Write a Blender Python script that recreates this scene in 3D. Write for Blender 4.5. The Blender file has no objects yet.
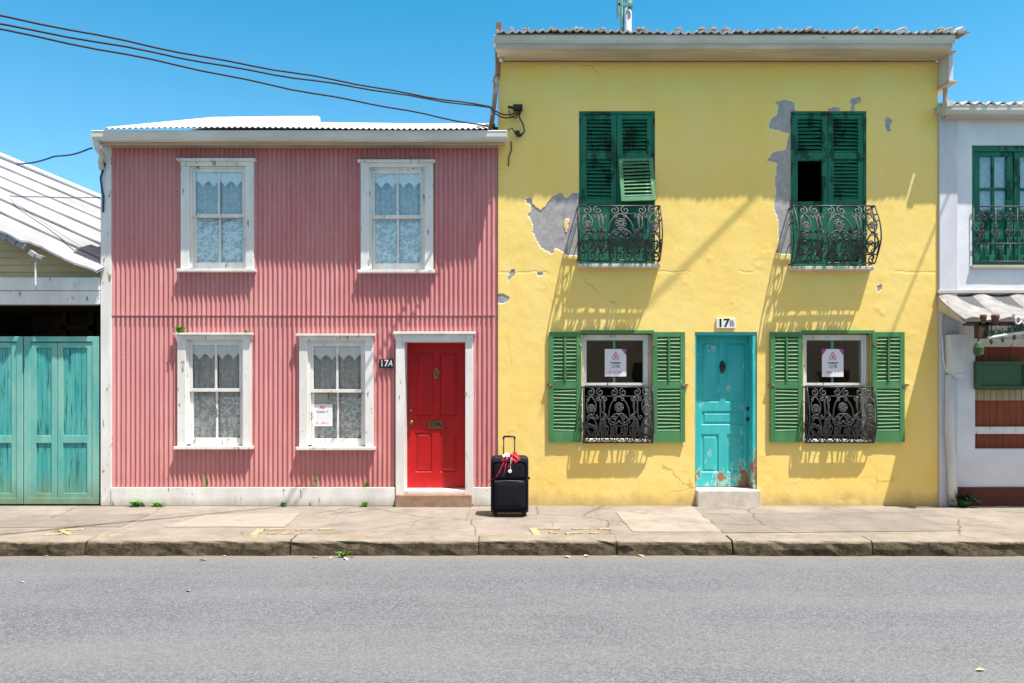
import bpy, math, random
import numpy as np
from mathutils import Vector, Matrix
random.seed(7)
C = bpy.context.scene.collection
PI = math.pi
S = 74.0                                   # facade scale: image pixels per metre
def X(u, y=0.0): return (u - 512.0) * (10.0 + y) / 740.0
def Z(v, y=0.0): return 1.6 + (387.0 - v) * (10.0 + y) / 740.0
def W(u, v, y=0.0): return (X(u, y), y, Z(v, y))
WO = {}                                    # world origin of every linked object

# ------------------------------------------------------------------ numpy noise
def _hash(ix, iy, seed):
    h = (ix.astype(np.int64) * 374761393 + iy.astype(np.int64) * 668265263 + seed * 974634777) & 0x7fffffff
    h = ((h ^ (h >> 13)) * 1274126177) & 0x7fffffff
    h = (h ^ (h >> 16)) & 0xffff
    return h / 65535.0
def vnoise(x, y, seed=0):
    x = np.asarray(x, float); y = np.asarray(y, float)
    ix = np.floor(x); iy = np.floor(y); fx = x - ix; fy = y - iy
    fx = fx * fx * (3 - 2 * fx); fy = fy * fy * (3 - 2 * fy)
    ix = ix.astype(np.int64); iy = iy.astype(np.int64)
    a = _hash(ix, iy, seed); b = _hash(ix + 1, iy, seed); c = _hash(ix, iy + 1, seed); d = _hash(ix + 1, iy + 1, seed)
    return (a * (1 - fx) + b * fx) * (1 - fy) + (c * (1 - fx) + d * fx) * fy
def fbm(x, y, seed=0, o=4):
    x = np.asarray(x, float); y = np.asarray(y, float)
    r = 0; a = .5; f = 1
    for k in range(o):
        r = r + a * (vnoise(x * f, y * f, seed + k) - .5); a *= .5; f *= 2.03
    return r
def inpoly(px, py, poly):
    r = np.zeros(px.shape, bool); n = len(poly)
    for i in range(n):
        x0, y0 = poly[i]; x1, y1 = poly[(i + 1) % n]
        if y0 == y1: continue
        c = ((y0 > py) != (y1 > py)) & (px < (x1 - x0) * (py - y0) / (y1 - y0) + x0)
        r ^= c
    return r

# ------------------------------------------------------------------ mesh builder
class MB:
    def __init__(s): s.v = []; s.f = []; s.m = []; s.mi = 0
    def add(s, vs, fs):
        b = len(s.v); s.v.extend(vs); s.f.extend([tuple(i + b for i in f) for f in fs]); s.m.extend([s.mi] * len(fs)); return s
    def box(s, x0, x1, y0, y1, z0, z1, M=None):
        if x0 > x1: x0, x1 = x1, x0
        if y0 > y1: y0, y1 = y1, y0
        if z0 > z1: z0, z1 = z1, z0
        vs = [(x0,y0,z0),(x1,y0,z0),(x1,y1,z0),(x0,y1,z0),(x0,y0,z1),(x1,y0,z1),(x1,y1,z1),(x0,y1,z1)]
        if M is not None: vs = [tuple(M @ Vector(p)) for p in vs]
        return s.add(vs, [(0,3,2,1),(4,5,6,7),(0,1,5,4),(1,2,6,5),(2,3,7,6),(3,0,4,7)])
    def quad(s, a, b, c, d): return s.add([a, b, c, d], [(0,1,2,3)])
    def prism_y(s, poly, y0, y1):           # polygon in (x,z), counter-clockwise seen from -y
        n = len(poly)
        vs = [(p[0], y0, p[1]) for p in poly] + [(p[0], y1, p[1]) for p in poly]
        fs = [tuple(range(n)), tuple(range(2*n-1, n-1, -1))] + [(i, i+n, (i+1) % n + n, (i+1) % n) for i in range(n)]
        return s.add(vs, fs)
    def prism_x(s, poly, x0, x1):           # polygon in (y,z)
        n = len(poly)
        vs = [(x0, p[0], p[1]) for p in poly] + [(x1, p[0], p[1]) for p in poly]
        fs = [tuple(range(n-1, -1, -1)), tuple(range(n, 2*n))] + [(i, (i+1) % n, (i+1) % n + n, i+n) for i in range(n)]
        return s.add(vs, fs)
    def sheet_z(s, poly, z0, z1):           # polygon in (x,y)
        n = len(poly)
        vs = [(p[0], p[1], z0) for p in poly] + [(p[0], p[1], z1) for p in poly]
        fs = [tuple(range(n-1, -1, -1)), tuple(range(n, 2*n))] + [(i, (i+1) % n, (i+1) % n + n, i+n) for i in range(n)]
        return s.add(vs, fs)
    def tube(s, pts, r, n=6, closed=False):
        P = [Vector(p) for p in pts]; m = len(P)
        if m < 2: return s
        vs = []; up = None
        for i in range(m):
            if closed: t = P[(i+1) % m] - P[i-1]
            else: t = P[min(i+1, m-1)] - P[max(i-1, 0)]
            if t.length < 1e-9: t = Vector((0,0,1))
            t.normalize()
            if up is None:
                up = Vector((0,1,0)) if abs(t.y) < .9 else Vector((1,0,0))
            a = up - t * up.dot(t)
            if a.length < 1e-6: a = t.orthogonal()
            a.normalize(); up = a; b = t.cross(a)
            rr = r[i] if isinstance(r, (list, tuple)) else r
            for k in range(n):
                w = 2*PI*k/n
                vs.append(tuple(P[i] + a*(rr*math.cos(w)) + b*(rr*math.sin(w))))
        fs = []
        for i in range(m if closed else m-1):
            j = (i+1) % m
            for k in range(n):
                l = (k+1) % n
                fs.append((i*n+k, i*n+l, j*n+l, j*n+k))
        if not closed:
            fs.append(tuple(range(n-1, -1, -1))); fs.append(tuple((m-1)*n+k for k in range(n)))
        return s.add(vs, fs)
    def lathe(s, c, prof, axis='z', n=14):  # prof: (radius, height) list
        vs = []; fs = []
        for r, h in prof:
            for k in range(n):
                w = 2*PI*k/n; a, b = r*math.cos(w), r*math.sin(w)
                if axis == 'z': p = (c[0]+a, c[1]+b, c[2]+h)
                elif axis == 'y': p = (c[0]+a, c[1]+h, c[2]-b)
                else: p = (c[0]+h, c[1]+a, c[2]+b)
                vs.append(p)
        m = len(prof)
        for i in range(m-1):
            for k in range(n):
                l = (k+1) % n
                fs.append((i*n+k, i*n+l, (i+1)*n+l, (i+1)*n+k))
        fs.append(tuple(range(n-1, -1, -1))); fs.append(tuple((m-1)*n+k for k in range(n)))
        return s.add(vs, fs)
    def text(s, body, size, x, z, y, shear=0.0, bold=0.0, sx=1.0, depth=.0006):
        cu = bpy.data.curves.new('lettering', 'FONT'); cu.body = body; cu.size = size
        cu.align_x = 'CENTER'; cu.align_y = 'CENTER'; cu.shear = shear; cu.offset = bold; cu.extrude = depth; cu.resolution_u = 3
        o = bpy.data.objects.new('lettering', cu); C.objects.link(o)
        dg = bpy.context.evaluated_depsgraph_get()
        me = bpy.data.meshes.new_from_object(o.evaluated_get(dg))
        s.add([(x + v.co.x*sx, y - v.co.z, z + v.co.y) for v in me.vertices], [tuple(p.vertices) for p in me.polygons])
        bpy.data.objects.remove(o); bpy.data.curves.remove(cu); bpy.data.meshes.remove(me)
        return s
    def build(s, name, mats, parent=None, label=None, smooth=False, bevel=0, origin=None, attrs=None):
        vs = np.array(s.v, float)
        if origin is None:
            lo = vs.min(0); hi = vs.max(0)
            origin = ((lo[0]+hi[0])/2, (lo[1]+hi[1])/2, lo[2])
        origin = Vector(origin)
        me = bpy.data.meshes.new(name)
        me.from_pydata((vs - np.array(origin)).tolist(), [], s.f)
        if not isinstance(mats, (list, tuple)): mats = [mats]
        for m in mats: me.materials.append(m)
        if len(mats) > 1: me.polygons.foreach_set('material_index', s.m)
        if smooth: me.polygons.foreach_set('use_smooth', [True]*len(me.polygons))
        if attrs:
            for k, a in attrs.items():
                at = me.attributes.new(k, 'FLOAT', 'POINT'); at.data.foreach_set('value', np.asarray(a, np.float32))
        me.update()
        o = bpy.data.objects.new(name, me); C.objects.link(o)
        WO[o] = origin
        if parent is not None:
            o.parent = parent; o.location = origin - WO[parent]
        else: o.location = origin
        if label: o['label'] = label
        if bevel:
            b = o.modifiers.new('soft_edges', 'BEVEL'); b.width = bevel; b.segments = 2; b.limit_method = 'ANGLE'; b.angle_limit = math.radians(50)
        return o
def thing(name, label, cat, loc, group=None):
    o = bpy.data.objects.new(name, None); C.objects.link(o); o.location = loc; o.empty_display_size = .1
    WO[o] = Vector(loc); return tag(o, label, cat, group)
def tag(o, label, cat, group=None):
    o['label'] = label; o['category'] = cat
    if group: o['group'] = group
    return o
def struct(o): o['kind'] = 'structure'; return o

# ------------------------------------------------------------------ materials
def srgb(r, g, b):
    f = lambda c: ((c/255+.055)/1.055)**2.4 if c > 10 else c/255/12.92
    return (f(r), f(g), f(b), 1)
class NT:
    def __init__(s, name):
        s.mat = bpy.data.materials.new(name); s.mat.use_nodes = True; s.t = s.mat.node_tree; s.t.nodes.clear()
        s.out = s.t.nodes.new('ShaderNodeOutputMaterial')
    def n(s, typ, **kw):
        nd = s.t.nodes.new('ShaderNode' + typ)
        for k, v in kw.items():
            if k.startswith('_'): setattr(nd, k[1:], v)
            else:
                key = k.replace('__', ' ')
                sock = nd.inputs[int(key[1:])] if key[0] == 'i' and key[1:].isdigit() else nd.inputs[key]
                s.set(sock, v)
        return nd
    def set(s, sock, v):
        if isinstance(v, bpy.types.NodeSocket): s.t.links.new(v, sock)
        else:
            try: sock.default_value = v
            except Exception: sock.default_value = v[:3]
    def pos(s, st=(1,1,1), off=(0,0,0)):
        g = s.n('NewGeometry')
        return s.n('Mapping', Vector=g.outputs['Position'], Scale=st, Location=off).outputs[0]
    def noise(s, vec, scale, detail=5, rough=.55, dist=0): 
        return s.n('TexNoise', Vector=vec, Scale=scale, Detail=detail, Roughness=rough, Distortion=dist).outputs['Fac']
    def ramp(s, f, a, b, lo=0.0, hi=1.0):
        return s.n('MapRange', Value=f, i1=a, i2=b, i3=lo, i4=hi).outputs[0]
    def mix(s, f, a, b, mode='MIX'):
        m = s.n('Mix', _data_type='RGBA', _blend_type=mode); s.set(m.inputs[0], f); s.set(m.inputs[6], a); s.set(m.inputs[7], b); return m.outputs[2]
    def math(s, op, a, b=0.0, clamp=False):
        m = s.n('Math', _operation=op, _use_clamp=clamp); s.set(m.inputs[0], a); s.set(m.inputs[1], b); return m.outputs[0]
    def bump(s, h, strength=.3, dist=.01, normal=None):
        b = s.n('Bump', Strength=strength, Distance=dist, Height=h)
        if normal is not None: s.set(b.inputs['Normal'], normal)
        return b.outputs[0]
    def bsdf(s, col, rough=.7, normal=None, spec=.3, metal=0.0):
        p = s.n('BsdfPrincipled', Roughness=rough, Metallic=metal); s.set(p.inputs['Base Color'], col)
        p.inputs['Specular IOR Level'].default_value = spec
        if normal is not None: s.set(p.inputs['Normal'], normal)
        return p.outputs[0]
    def end(s, sh): s.t.links.new(sh, s.out.inputs['Surface']); return s.mat
def pmat(name, c1, c2, scale=3, rough=.7, bump=.15, bscale=40, st=(1,1,1), chips=None, spec=.3, metal=0.0, ground=None, bdist=.004):
    k = NT(name); p = k.pos(st)
    f = k.ramp(k.noise(p, scale, 7, .6), .35, .65)
    col = k.mix(f, c1, c2)
    h = k.noise(p, bscale, 4)
    if chips:
        for (cc, th, sc, cst) in chips:
            q = k.pos(cst, (3.1, 1.7, .3))
            m = k.ramp(k.noise(q, sc, 8, .68), th, th + .02)
            col = k.mix(m, col, cc)
            h = k.math('SUBTRACT', h, k.math('MULTIPLY', m, .8))
    if ground:
        cc, z1, amt = ground
        sep = k.n('SeparateXYZ', Vector=k.pos()).outputs[2]
        m = k.math('MULTIPLY', k.ramp(k.math('ADD', sep, k.math('MULTIPLY', k.noise(k.pos((1,1,.35)), 6, 6, .65), -z1*1.3)), -.6*z1, .25*z1, 1, 0), amt)
        col = k.mix(m, col, cc)
    return k.end(k.bsdf(col, rough, k.bump(h, bump, bdist), spec, metal))

wood_grey = srgb(120,108,95)
M = {}
M['white_wood'] = pmat('white_painted_wood', (.80,.79,.76,1), (.66,.65,.61,1), 5, .6, .3, 30, (1,1,.25),
    chips=[(srgb(140,128,112), .615, 14, (1,1,.3)), (srgb(90,78,66), .665, 30, (1,1,.35))], ground=(srgb(140,130,112), .14, .6))
M['white_trim'] = pmat('white_gutter_paint', (.66,.64,.59,1), (.50,.47,.41,1), 3, .5, .15, 20, (.3,1,1), chips=[(srgb(110,95,78), .66, 9, (.5,1,1))])
M['cream_board'] = pmat('cream_soffit_board', (.56,.49,.38,1), (.40,.35,.27,1), 4, .7, .2, 25, (.25,1,1), chips=[(srgb(95,82,66), .68, 10, (.4,1,1))])
M['white_plaster'] = pmat('white_wall_plaster', (.76,.77,.80,1), (.66,.67,.71,1), 2.2, .8, .25, 25, bdist=.006)
M['pilaster'] = pmat('greyish_white_plaster', (.66,.66,.70,1), (.55,.55,.59,1), 3, .8, .25, 25, (1,1,.4), chips=[(srgb(150,130,105), .70, 8, (1,1,.4))])
M['red_door'] = pmat('red_door_paint', (.47,.009,.012,1), (.36,.008,.010,1), 4, .42, .15, 24, (1,1,.2), chips=[(srgb(135,22,20), .62, 10, (1,1,.3)), (srgb(190,95,82), .72, 26, (1,1,.4))], spec=.35)
M['teal_gate'] = pmat('weathered_teal_paint', (.03,.31,.31,1), (.12,.44,.40,1), 4, .65, .4, 16, (5,5,.35),
    chips=[(srgb(45,105,105), .57, 6, (5,5,.3)), (srgb(150,160,140), .68, 5, (4,4,.4))], ground=(srgb(120,140,105), .55, .75))
M['teal_gate_frame'] = pmat('faded_teal_frame_paint', (.10,.40,.36,1), (.24,.50,.43,1), 4, .65, .4, 16, (1,1,.3),
    chips=[(srgb(140,150,128), .66, 9, (1,1,.35))], ground=(srgb(118,132,92), .4, .8))
M['shutter_dark'] = pmat('dark_green_shutter_paint', (.007,.125,.072,1), (.012,.165,.10,1), 5, .5, .3, 25, (1,1,.4), chips=[(srgb(5,62,38), .56, 5, (1,1,.5)), (srgb(105,140,100), .68, 14, (1,1,.4))])
M['shutter_pale'] = pmat('pale_green_shutter_paint', (.11,.27,.13,1), (.07,.22,.11,1), 5, .6, .3, 25, (1,1,.4), chips=[(srgb(165,180,140), .60, 14, (1,1,.4))])  # paler green, used for the propped flap alone
M['shutter_green'] = pmat('faded_green_shutter_paint', (.048,.185,.07,1), (.085,.25,.10,1), 5, .55, .3, 25, (1,1,.35),
    chips=[(srgb(150,180,130), .67, 12, (1,1,.35)), (srgb(70,110,70), .70, 20, (1,1,.35))])
M['iron'] = pmat('black_wrought_iron', (.022,.024,.024,1), (.05,.055,.055,1), 12, .5, .3, 80, chips=[(srgb(105,110,112), .66, 30, (1,1,1))], spec=.5)
M['iron_grey'] = pmat('greyed_wrought_iron', (.07,.078,.082,1), (.03,.034,.034,1), 14, .5, .3, 80, spec=.5)
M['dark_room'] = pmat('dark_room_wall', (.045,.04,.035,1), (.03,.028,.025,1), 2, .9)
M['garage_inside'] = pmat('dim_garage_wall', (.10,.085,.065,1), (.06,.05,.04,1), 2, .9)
M['brass'] = pmat('aged_brass', (.32,.22,.09,1), (.20,.14,.07,1), 30, .38, .1, 60, metal=.85)
M['black_metal'] = pmat('black_door_metal', (.02,.02,.02,1), (.035,.03,.025,1), 20, .45, .1, 60)
M['steel'] = pmat('steel_tube', (.35,.35,.36,1), (.25,.25,.26,1), 20, .35, .05, 60, metal=.9)
M['concrete_step'] = pmat('pale_concrete_step', (.66,.61,.53,1), (.48,.44,.38,1), 6, .85, .5, 40)
M['red_step'] = pmat('worn_red_cement', (.27,.13,.085,1), (.33,.24,.17,1), 7, .85, .5, 40, chips=[(srgb(140,130,105), .60, 10, (1,1,1))])
M['brick_plinth'] = None
M['roof_white'] = pmat('white_roof_sheet', (.80,.80,.79,1), (.68,.67,.65,1), 2, .5, .1, 20)
M['roof_tile'] = pmat('lichen_grey_roof_sheet', (.60,.58,.56,1), (.40,.37,.36,1), 9, .85, .5, 40, chips=[(srgb(95,82,76), .62, 12, (1,1,1))])
M['tile_edge'] = pmat('brown_tile_batten', (.16,.09,.06,1), (.25,.15,.10,1), 9, .85, .4, 40)
M['rust_pipe'] = pmat('rusty_brown_pipe', (.20,.09,.055,1), (.34,.22,.16,1), 7, .75, .4, 30, (1,1,.3), chips=[(srgb(190,180,165), .60, 8, (1,1,.4))])
M['white_pipe'] = pmat('peeling_white_pipe', (.72,.72,.72,1), (.60,.58,.55,1), 5, .6, .25, 30, (1,1,.4), chips=[(srgb(125,105,80), .64, 9, (1,1,.35))], ground=(srgb(90,85,78), .2, .8))
M['chimney_teal'] = pmat('verdigris_metal', (.10,.26,.26,1), (.05,.16,.17,1), 8, .6, .2, 30, (1,1,.3))
M['chimney_grey'] = pmat('pale_zinc_flue', (.46,.47,.50,1), (.36,.37,.40,1), 6, .45, .1, 30, (1,1,.2))
M['mahogany'] = pmat('red_brown_boards', (.29,.062,.020,1), (.20,.042,.016,1), 4, .6, .2, 25, (6,1,.4))
M['green_box'] = pmat('olive_green_paint', (.045,.105,.05,1), (.06,.13,.06,1), 4, .5, .15, 25)
M['cream_slats'] = pmat('cream_timber_slats', (.48,.36,.22,1), (.38,.28,.17,1), 5, .7, .2, 25, (5,1,.4))
M['siding'] = pmat('yellowed_weatherboard', (.56,.44,.24,1), (.44,.35,.20,1), 4, .75, .3, 25, (.25,1,1), chips=[(srgb(120,100,70), .68, 9, (.4,1,1))])
M['roof_board'] = pmat('white_painted_roof_board', (.35,.365,.385,1), (.26,.27,.285,1), 3, .65, .25, 20, (.3,1,1), chips=[(srgb(125,122,118), .70, 10, (.4,1,1))])
M['paper'] = pmat('white_paper', (.80,.80,.82,1), (.78,.78,.80,1), 3, .7, 0)
M['cream_paper'] = pmat('cream_paper', (.62,.60,.48,1), (.58,.56,.45,1), 3, .7, 0)
M['ink_pink'] = pmat('pink_ink', (.72,.10,.30,1), (.70,.10,.30,1), 3, .7, 0)
M['ink_purple'] = pmat('purple_ink', (.42,.08,.40,1), (.40,.08,.38,1), 3, .7, 0)
M['ink_blue'] = pmat('dark_blue_ink', (.03,.06,.12,1), (.03,.06,.12,1), 3, .7, 0)
M['plate_white'] = pmat('white_enamel', (.78,.78,.76,1), (.70,.70,.68,1), 12, .3, .05, 30)
M['plate_black'] = pmat('black_enamel', (.012,.013,.013,1), (.02,.02,.02,1), 12, .35, .05, 30)
M['ink_black'] = pmat('black_enamel_numeral', (.012,.012,.016,1), (.02,.02,.03,1), 12, .4, 0)
M['ink_faded'] = pmat('faded_violet_numeral', (.16,.15,.30,1), (.24,.23,.36,1), 30, .5, 0)
M['cable'] = pmat('black_cable_sheath', (.018,.02,.03,1), (.03,.03,.04,1), 9, .6, .1, 40)
M['cable_blue'] = pmat('blue_cable_sheath', (.02,.07,.20,1), (.015,.05,.14,1), 9, .6, .1, 40)
M['suitcase'] = pmat('navy_black_nylon', (.004,.0055,.011,1), (.0065,.008,.014,1), 12, .72, .35, 260, spec=.2, bdist=.002)
M['suitcase_trim'] = pmat('black_piping', (.006,.006,.007,1), (.01,.01,.011,1), 12, .45, .1, 60, spec=.45)
M['zip'] = pmat('grey_zip', (.12,.12,.13,1), (.09,.09,.10,1), 40, .4, .2, 200, metal=.4)
M['red_ribbon'] = pmat('red_ribbon', (.62,.025,.06,1), (.50,.02,.045,1), 12, .45, .1, 60)
M['white_tag'] = pmat('white_card', (.80,.80,.80,1), (.74,.74,.74,1), 9, .5, 0)
M['wheel'] = pmat('black_rubber', (.012,.012,.012,1), (.02,.02,.02,1), 9, .6, .1, 60)
M['leaf'] = pmat('weed_leaf', (.10,.30,.035,1), (.17,.40,.05,1), 20, .5, .1, 60)
M['leaf_dark'] = pmat('shrub_leaf', (.025,.07,.025,1), (.04,.11,.03,1), 20, .5, .1, 60)
M['litter'] = pmat('dry_leaf', (.42,.33,.18,1), (.55,.48,.33,1), 30, .7, .1, 60)
M['litter_pale'] = pmat('pale_paper_scrap', (.50,.48,.43,1), (.40,.38,.33,1), 30, .7, .1, 60)
M['road_paint'] = None
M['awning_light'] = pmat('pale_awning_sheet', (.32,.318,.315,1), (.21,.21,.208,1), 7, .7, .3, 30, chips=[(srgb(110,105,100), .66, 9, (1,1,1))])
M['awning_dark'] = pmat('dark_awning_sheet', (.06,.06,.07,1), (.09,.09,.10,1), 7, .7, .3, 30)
M['terracotta'] = pmat('terracotta', (.16,.075,.045,1), (.10,.06,.04,1), 9, .8, .2, 40)
M['frieze_green'] = pmat('mossy_green_paint', (.02,.07,.028,1), (.07,.12,.065,1), 12, .6, .2, 40)
M['timber_dark'] = pmat('dark_brown_timber', (.08,.05,.035,1), (.05,.035,.025,1), 5, .7, .2, 30, (1,1,.3))

def mat_yellow():
    k = NT('yellow_limewash_plaster'); p = k.pos()
    a = k.ramp(k.noise(p, 1.1, 8, .6), .35, .65); b = k.ramp(k.noise(k.pos((1,1,.3), (5,2,1)), 3.3, 8, .65), .42, .72)
    col = k.mix(a, (.89,.625,.155,1), (.90,.67,.215,1))
    col = k.mix(k.math('MULTIPLY', b, .4), col, (.86,.70,.29,1))
    # stained dark rub marks and hairline cracks
    st = k.ramp(k.noise(k.pos((1,1,1), (9,0,4)), 16, 6, .7), .68, .76)
    col = k.mix(k.math('MULTIPLY', st, .35), col, srgb(150,120,60))
    wob = k.n('Mix', _data_type='RGBA'); k.set(wob.inputs[0], .12); k.set(wob.inputs[6], p); k.set(wob.inputs[7], k.n('TexNoise', Vector=p, Scale=3.0, Detail=6.0).outputs['Color'])
    vo = k.n('TexVoronoi', _feature='DISTANCE_TO_EDGE', Vector=wob.outputs[2], Scale=1.1)
    cr = k.ramp(vo.outputs['Distance'], .0, .005, 1, 0)
    cr = k.math('MULTIPLY', cr, k.ramp(k.noise(k.pos((1,1,1), (2,7,5)), 1.1, 4), .60, .66))
    col = k.mix(k.math('MULTIPLY', cr, .5), col, srgb(120,92,45))
    sep = k.n('SeparateXYZ', Vector=p).outputs[2]
    g = k.ramp(k.math('ADD', sep, k.math('MULTIPLY', k.noise(k.pos((1,1,.5)), 5, 6, .7), -.35)), -.17, .03, 1, 0)
    col = k.mix(k.math('MULTIPLY', g, .7), col, srgb(170,150,110))
    at = k.n('Attribute', _attribute_name='bare').outputs['Fac']
    gn = k.ramp(k.noise(p, 9, 8, .65), .3, .7)
    grey = k.mix(gn, (.30,.28,.28,1), (.45,.43,.42,1))
    vo2 = k.n('TexVoronoi', _feature='DISTANCE_TO_EDGE', Vector=wob.outputs[2], Scale=6.0)
    grey = k.mix(k.ramp(vo2.outputs['Distance'], 0, .015, .5, 0), grey, (.16,.14,.13,1))
    rimn = k.math('ADD', at, k.math('MULTIPLY', k.noise(p, 40, 4), .5))
    col = k.mix(k.ramp(rimn, .30, .40), col, (.74,.66,.48,1))
    m = k.ramp(at, .50, .62)
    col = k.mix(m, col, grey)
    h = k.math('ADD', k.math('MULTIPLY', k.noise(p, 18, 6, .6), .7), k.math('MULTIPLY', k.noise(p, 75, 3), .3))
    h = k.math('SUBTRACT', h, k.math('MULTIPLY', cr, .6))
    return k.end(k.bsdf(col, .85, k.bump(h, .22, .012), .2))
M['yellow'] = mat_yellow()
def mat_pink():
    k = NT('pink_painted_corrugated_iron'); p = k.pos((1,1,.22))
    a = k.ramp(k.noise(p, 2.2, 7, .6), .35, .65)
    col = k.mix(a, (.55,.200,.205,1), (.60,.250,.245,1))
    q3 = k.n('SeparateXYZ', Vector=k.pos())
    wn = k.n('TexWhiteNoise', _noise_dimensions='1D', W=k.math('FLOOR', k.math('DIVIDE', q3.outputs[0], .757)))
    col = k.mix(k.math('MULTIPLY', wn.outputs[0], .45), col, (.63,.33,.32,1))      # each sheet faded by its own amount
    fade = k.ramp(k.noise(k.pos((1,1,.12), (8,3,0)), 14, 6, .65), .50, .72)
    col = k.mix(k.math('MULTIPLY', fade, .40), col, (.70,.44,.42,1))
    run = k.ramp(k.noise(k.pos((1,1,.06), (1,9,0)), 19, 6, .65), .60, .74)
    col = k.mix(k.math('MULTIPLY', run, .45), col, (.30,.095,.09,1))
    dx = k.math('ABSOLUTE', k.math('SUBTRACT', k.math('FRACT', k.math('DIVIDE', q3.outputs[0], .1926)), .5))
    dz = k.math('ABSOLUTE', k.math('SUBTRACT', k.math('FRACT', k.math('DIVIDE', k.math('ADD', q3.outputs[2], -.08), .64)), .5))
    scr = k.math('MULTIPLY', k.math('LESS_THAN', dx, .035), k.math('LESS_THAN', dz, .011))
    col = k.mix(k.math('MULTIPLY', scr, .6), col, (.20,.07,.06,1))                  # fixing screws
    b = k.ramp(k.noise(k.pos((1,1,.1), (4,0,0)), 9, 5), .5, .75)
    col = k.mix(k.math('MULTIPLY', b, .25), col, (.50,.17,.19,1))
    rust = k.ramp(k.noise(k.pos((1,1,.5), (1,2,8)), 17, 7, .7), .695, .715)
    col = k.mix(rust, col, srgb(92,48,45))
    sep = k.n('SeparateXYZ', Vector=k.pos()).outputs[2]
    g = k.ramp(k.math('ADD', sep, k.math('MULTIPLY', k.noise(k.pos((1,1,.3)), 8, 6, .7), -.5)), -.05, .25, 1, 0)
    col = k.mix(k.math('MULTIPLY', g, .3), col, srgb(150,105,95))
    return k.end(k.bsdf(col, .5, k.bump(k.noise(k.pos(), 22, 5), .12, .008), .12))
M['pink'] = mat_pink()
def mat_door_teal():
    k = NT('peeling_turquoise_door_paint'); p = k.pos((1,1,.35))
    a = k.ramp(k.noise(p, 5, 7, .6), .35, .65)
    col = k.mix(a, (.03,.42,.44,1), (.065,.50,.50,1))
    q = k.n('SeparateXYZ', Vector=k.pos())
    nz = k.noise(k.pos((1,1,.45), (3,3,3)), 9, 8, .65)
    low = k.ramp(q.outputs[2], .22, .70, .15, 0)               # wear bites up from the weathered foot of the door
    edge = k.math('MULTIPLY', k.ramp(q.outputs[0], 3.08, 3.2), k.ramp(q.outputs[2], .3, 1.0, .09, 0))
    w = k.math('ADD', k.math('ADD', nz, low), edge)
    pale = k.ramp(w, .625, .635); bare = k.ramp(w, .665, .675)
    col = k.mix(pale, col, srgb(150,205,200)); col = k.mix(bare, col, srgb(150,112,86))
    h = k.math('SUBTRACT', k.noise(p, 30, 4), k.math('MULTIPLY', bare, 1.0))
    return k.end(k.bsdf(col, .5, k.bump(h, .25, .004), .35))
M['door_teal'] = mat_door_teal()
def mat_sidewalk(name, c1, c2, cracks=True, tint=1.0):
    k = NT(name); p = k.pos()
    a = k.ramp(k.noise(p, 1.3, 8, .62), .35, .65); b = k.ramp(k.noise(p, 7, 8, .7), .4, .7)
    col = k.mix(a, c1, c2); col = k.mix(k.math('MULTIPLY', b, .35), col, (c2[0]*.72, c2[1]*.7, c2[2]*.68, 1))
    sp = k.ramp(k.noise(p, 140, 3, .7), .60, .72); col = k.mix(k.math('MULTIPLY', sp, .35), col, (.18,.165,.15,1))
    stn = k.ramp(k.noise(k.pos((1,1,1), (3,8,1)), 2.6, 8, .68), .52, .68)
    col = k.mix(k.math('MULTIPLY', stn, .55), col, (.13,.115,.10,1))
    gum = k.n('TexVoronoi', _feature='F1', Vector=p, Scale=5.0); gm = k.ramp(gum.outputs['Distance'], .035, .06, 1, 0)
    col = k.mix(k.math('MULTIPLY', gm, .55), col, (.10,.09,.08,1))
    h = k.noise(p, 60, 6, .7)
    if cracks:
        wob = k.n('Mix', _data_type='RGBA'); k.set(wob.inputs[0], .16); k.set(wob.inputs[6], p); k.set(wob.inputs[7], k.n('TexNoise', Vector=p, Scale=2.6, Detail=7.0, Roughness=.65).outputs['Color'])
        vo = k.n('TexVoronoi', _feature='DISTANCE_TO_EDGE', Vector=wob.outputs[2], Scale=.62)
        cr = k.ramp(vo.outputs['Distance'], .002, .009, 1, 0)
        cr = k.math('MULTIPLY', cr, k.ramp(k.noise(k.pos((1,1,1),(1,4,2)), .9, 3), .42, .52))
        col = k.mix(k.math('MULTIPLY', cr, .62), col, (.07,.06,.05,1)); h = k.math('SUBTRACT', h, cr)
        br = k.n('TexBrick', Vector=k.pos((1,1,1), (.55,.05,0)), Scale=1.0, Mortar__Size=.006)
        br.inputs['Brick Width'].default_value = 1.62; br.inputs['Row Height'].default_value = 1.12; br.offset = .37
        col = k.mix(k.math('MULTIPLY', br.outputs['Fac'], .6), col, (.12,.105,.09,1))
    return k.end(k.bsdf(col, .9, k.bump(h, .35, .006), .15))
M['sidewalk'] = mat_sidewalk('sunbaked_concrete', (.30,.268,.232,1), (.215,.194,.168,1))
M['sidewalk_pale'] = mat_sidewalk('newer_pale_concrete', (.345,.312,.27,1), (.295,.268,.232,1), False)
M['sidewalk_grey'] = mat_sidewalk('older_grey_concrete', (.245,.222,.194,1), (.19,.173,.152,1))
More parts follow.
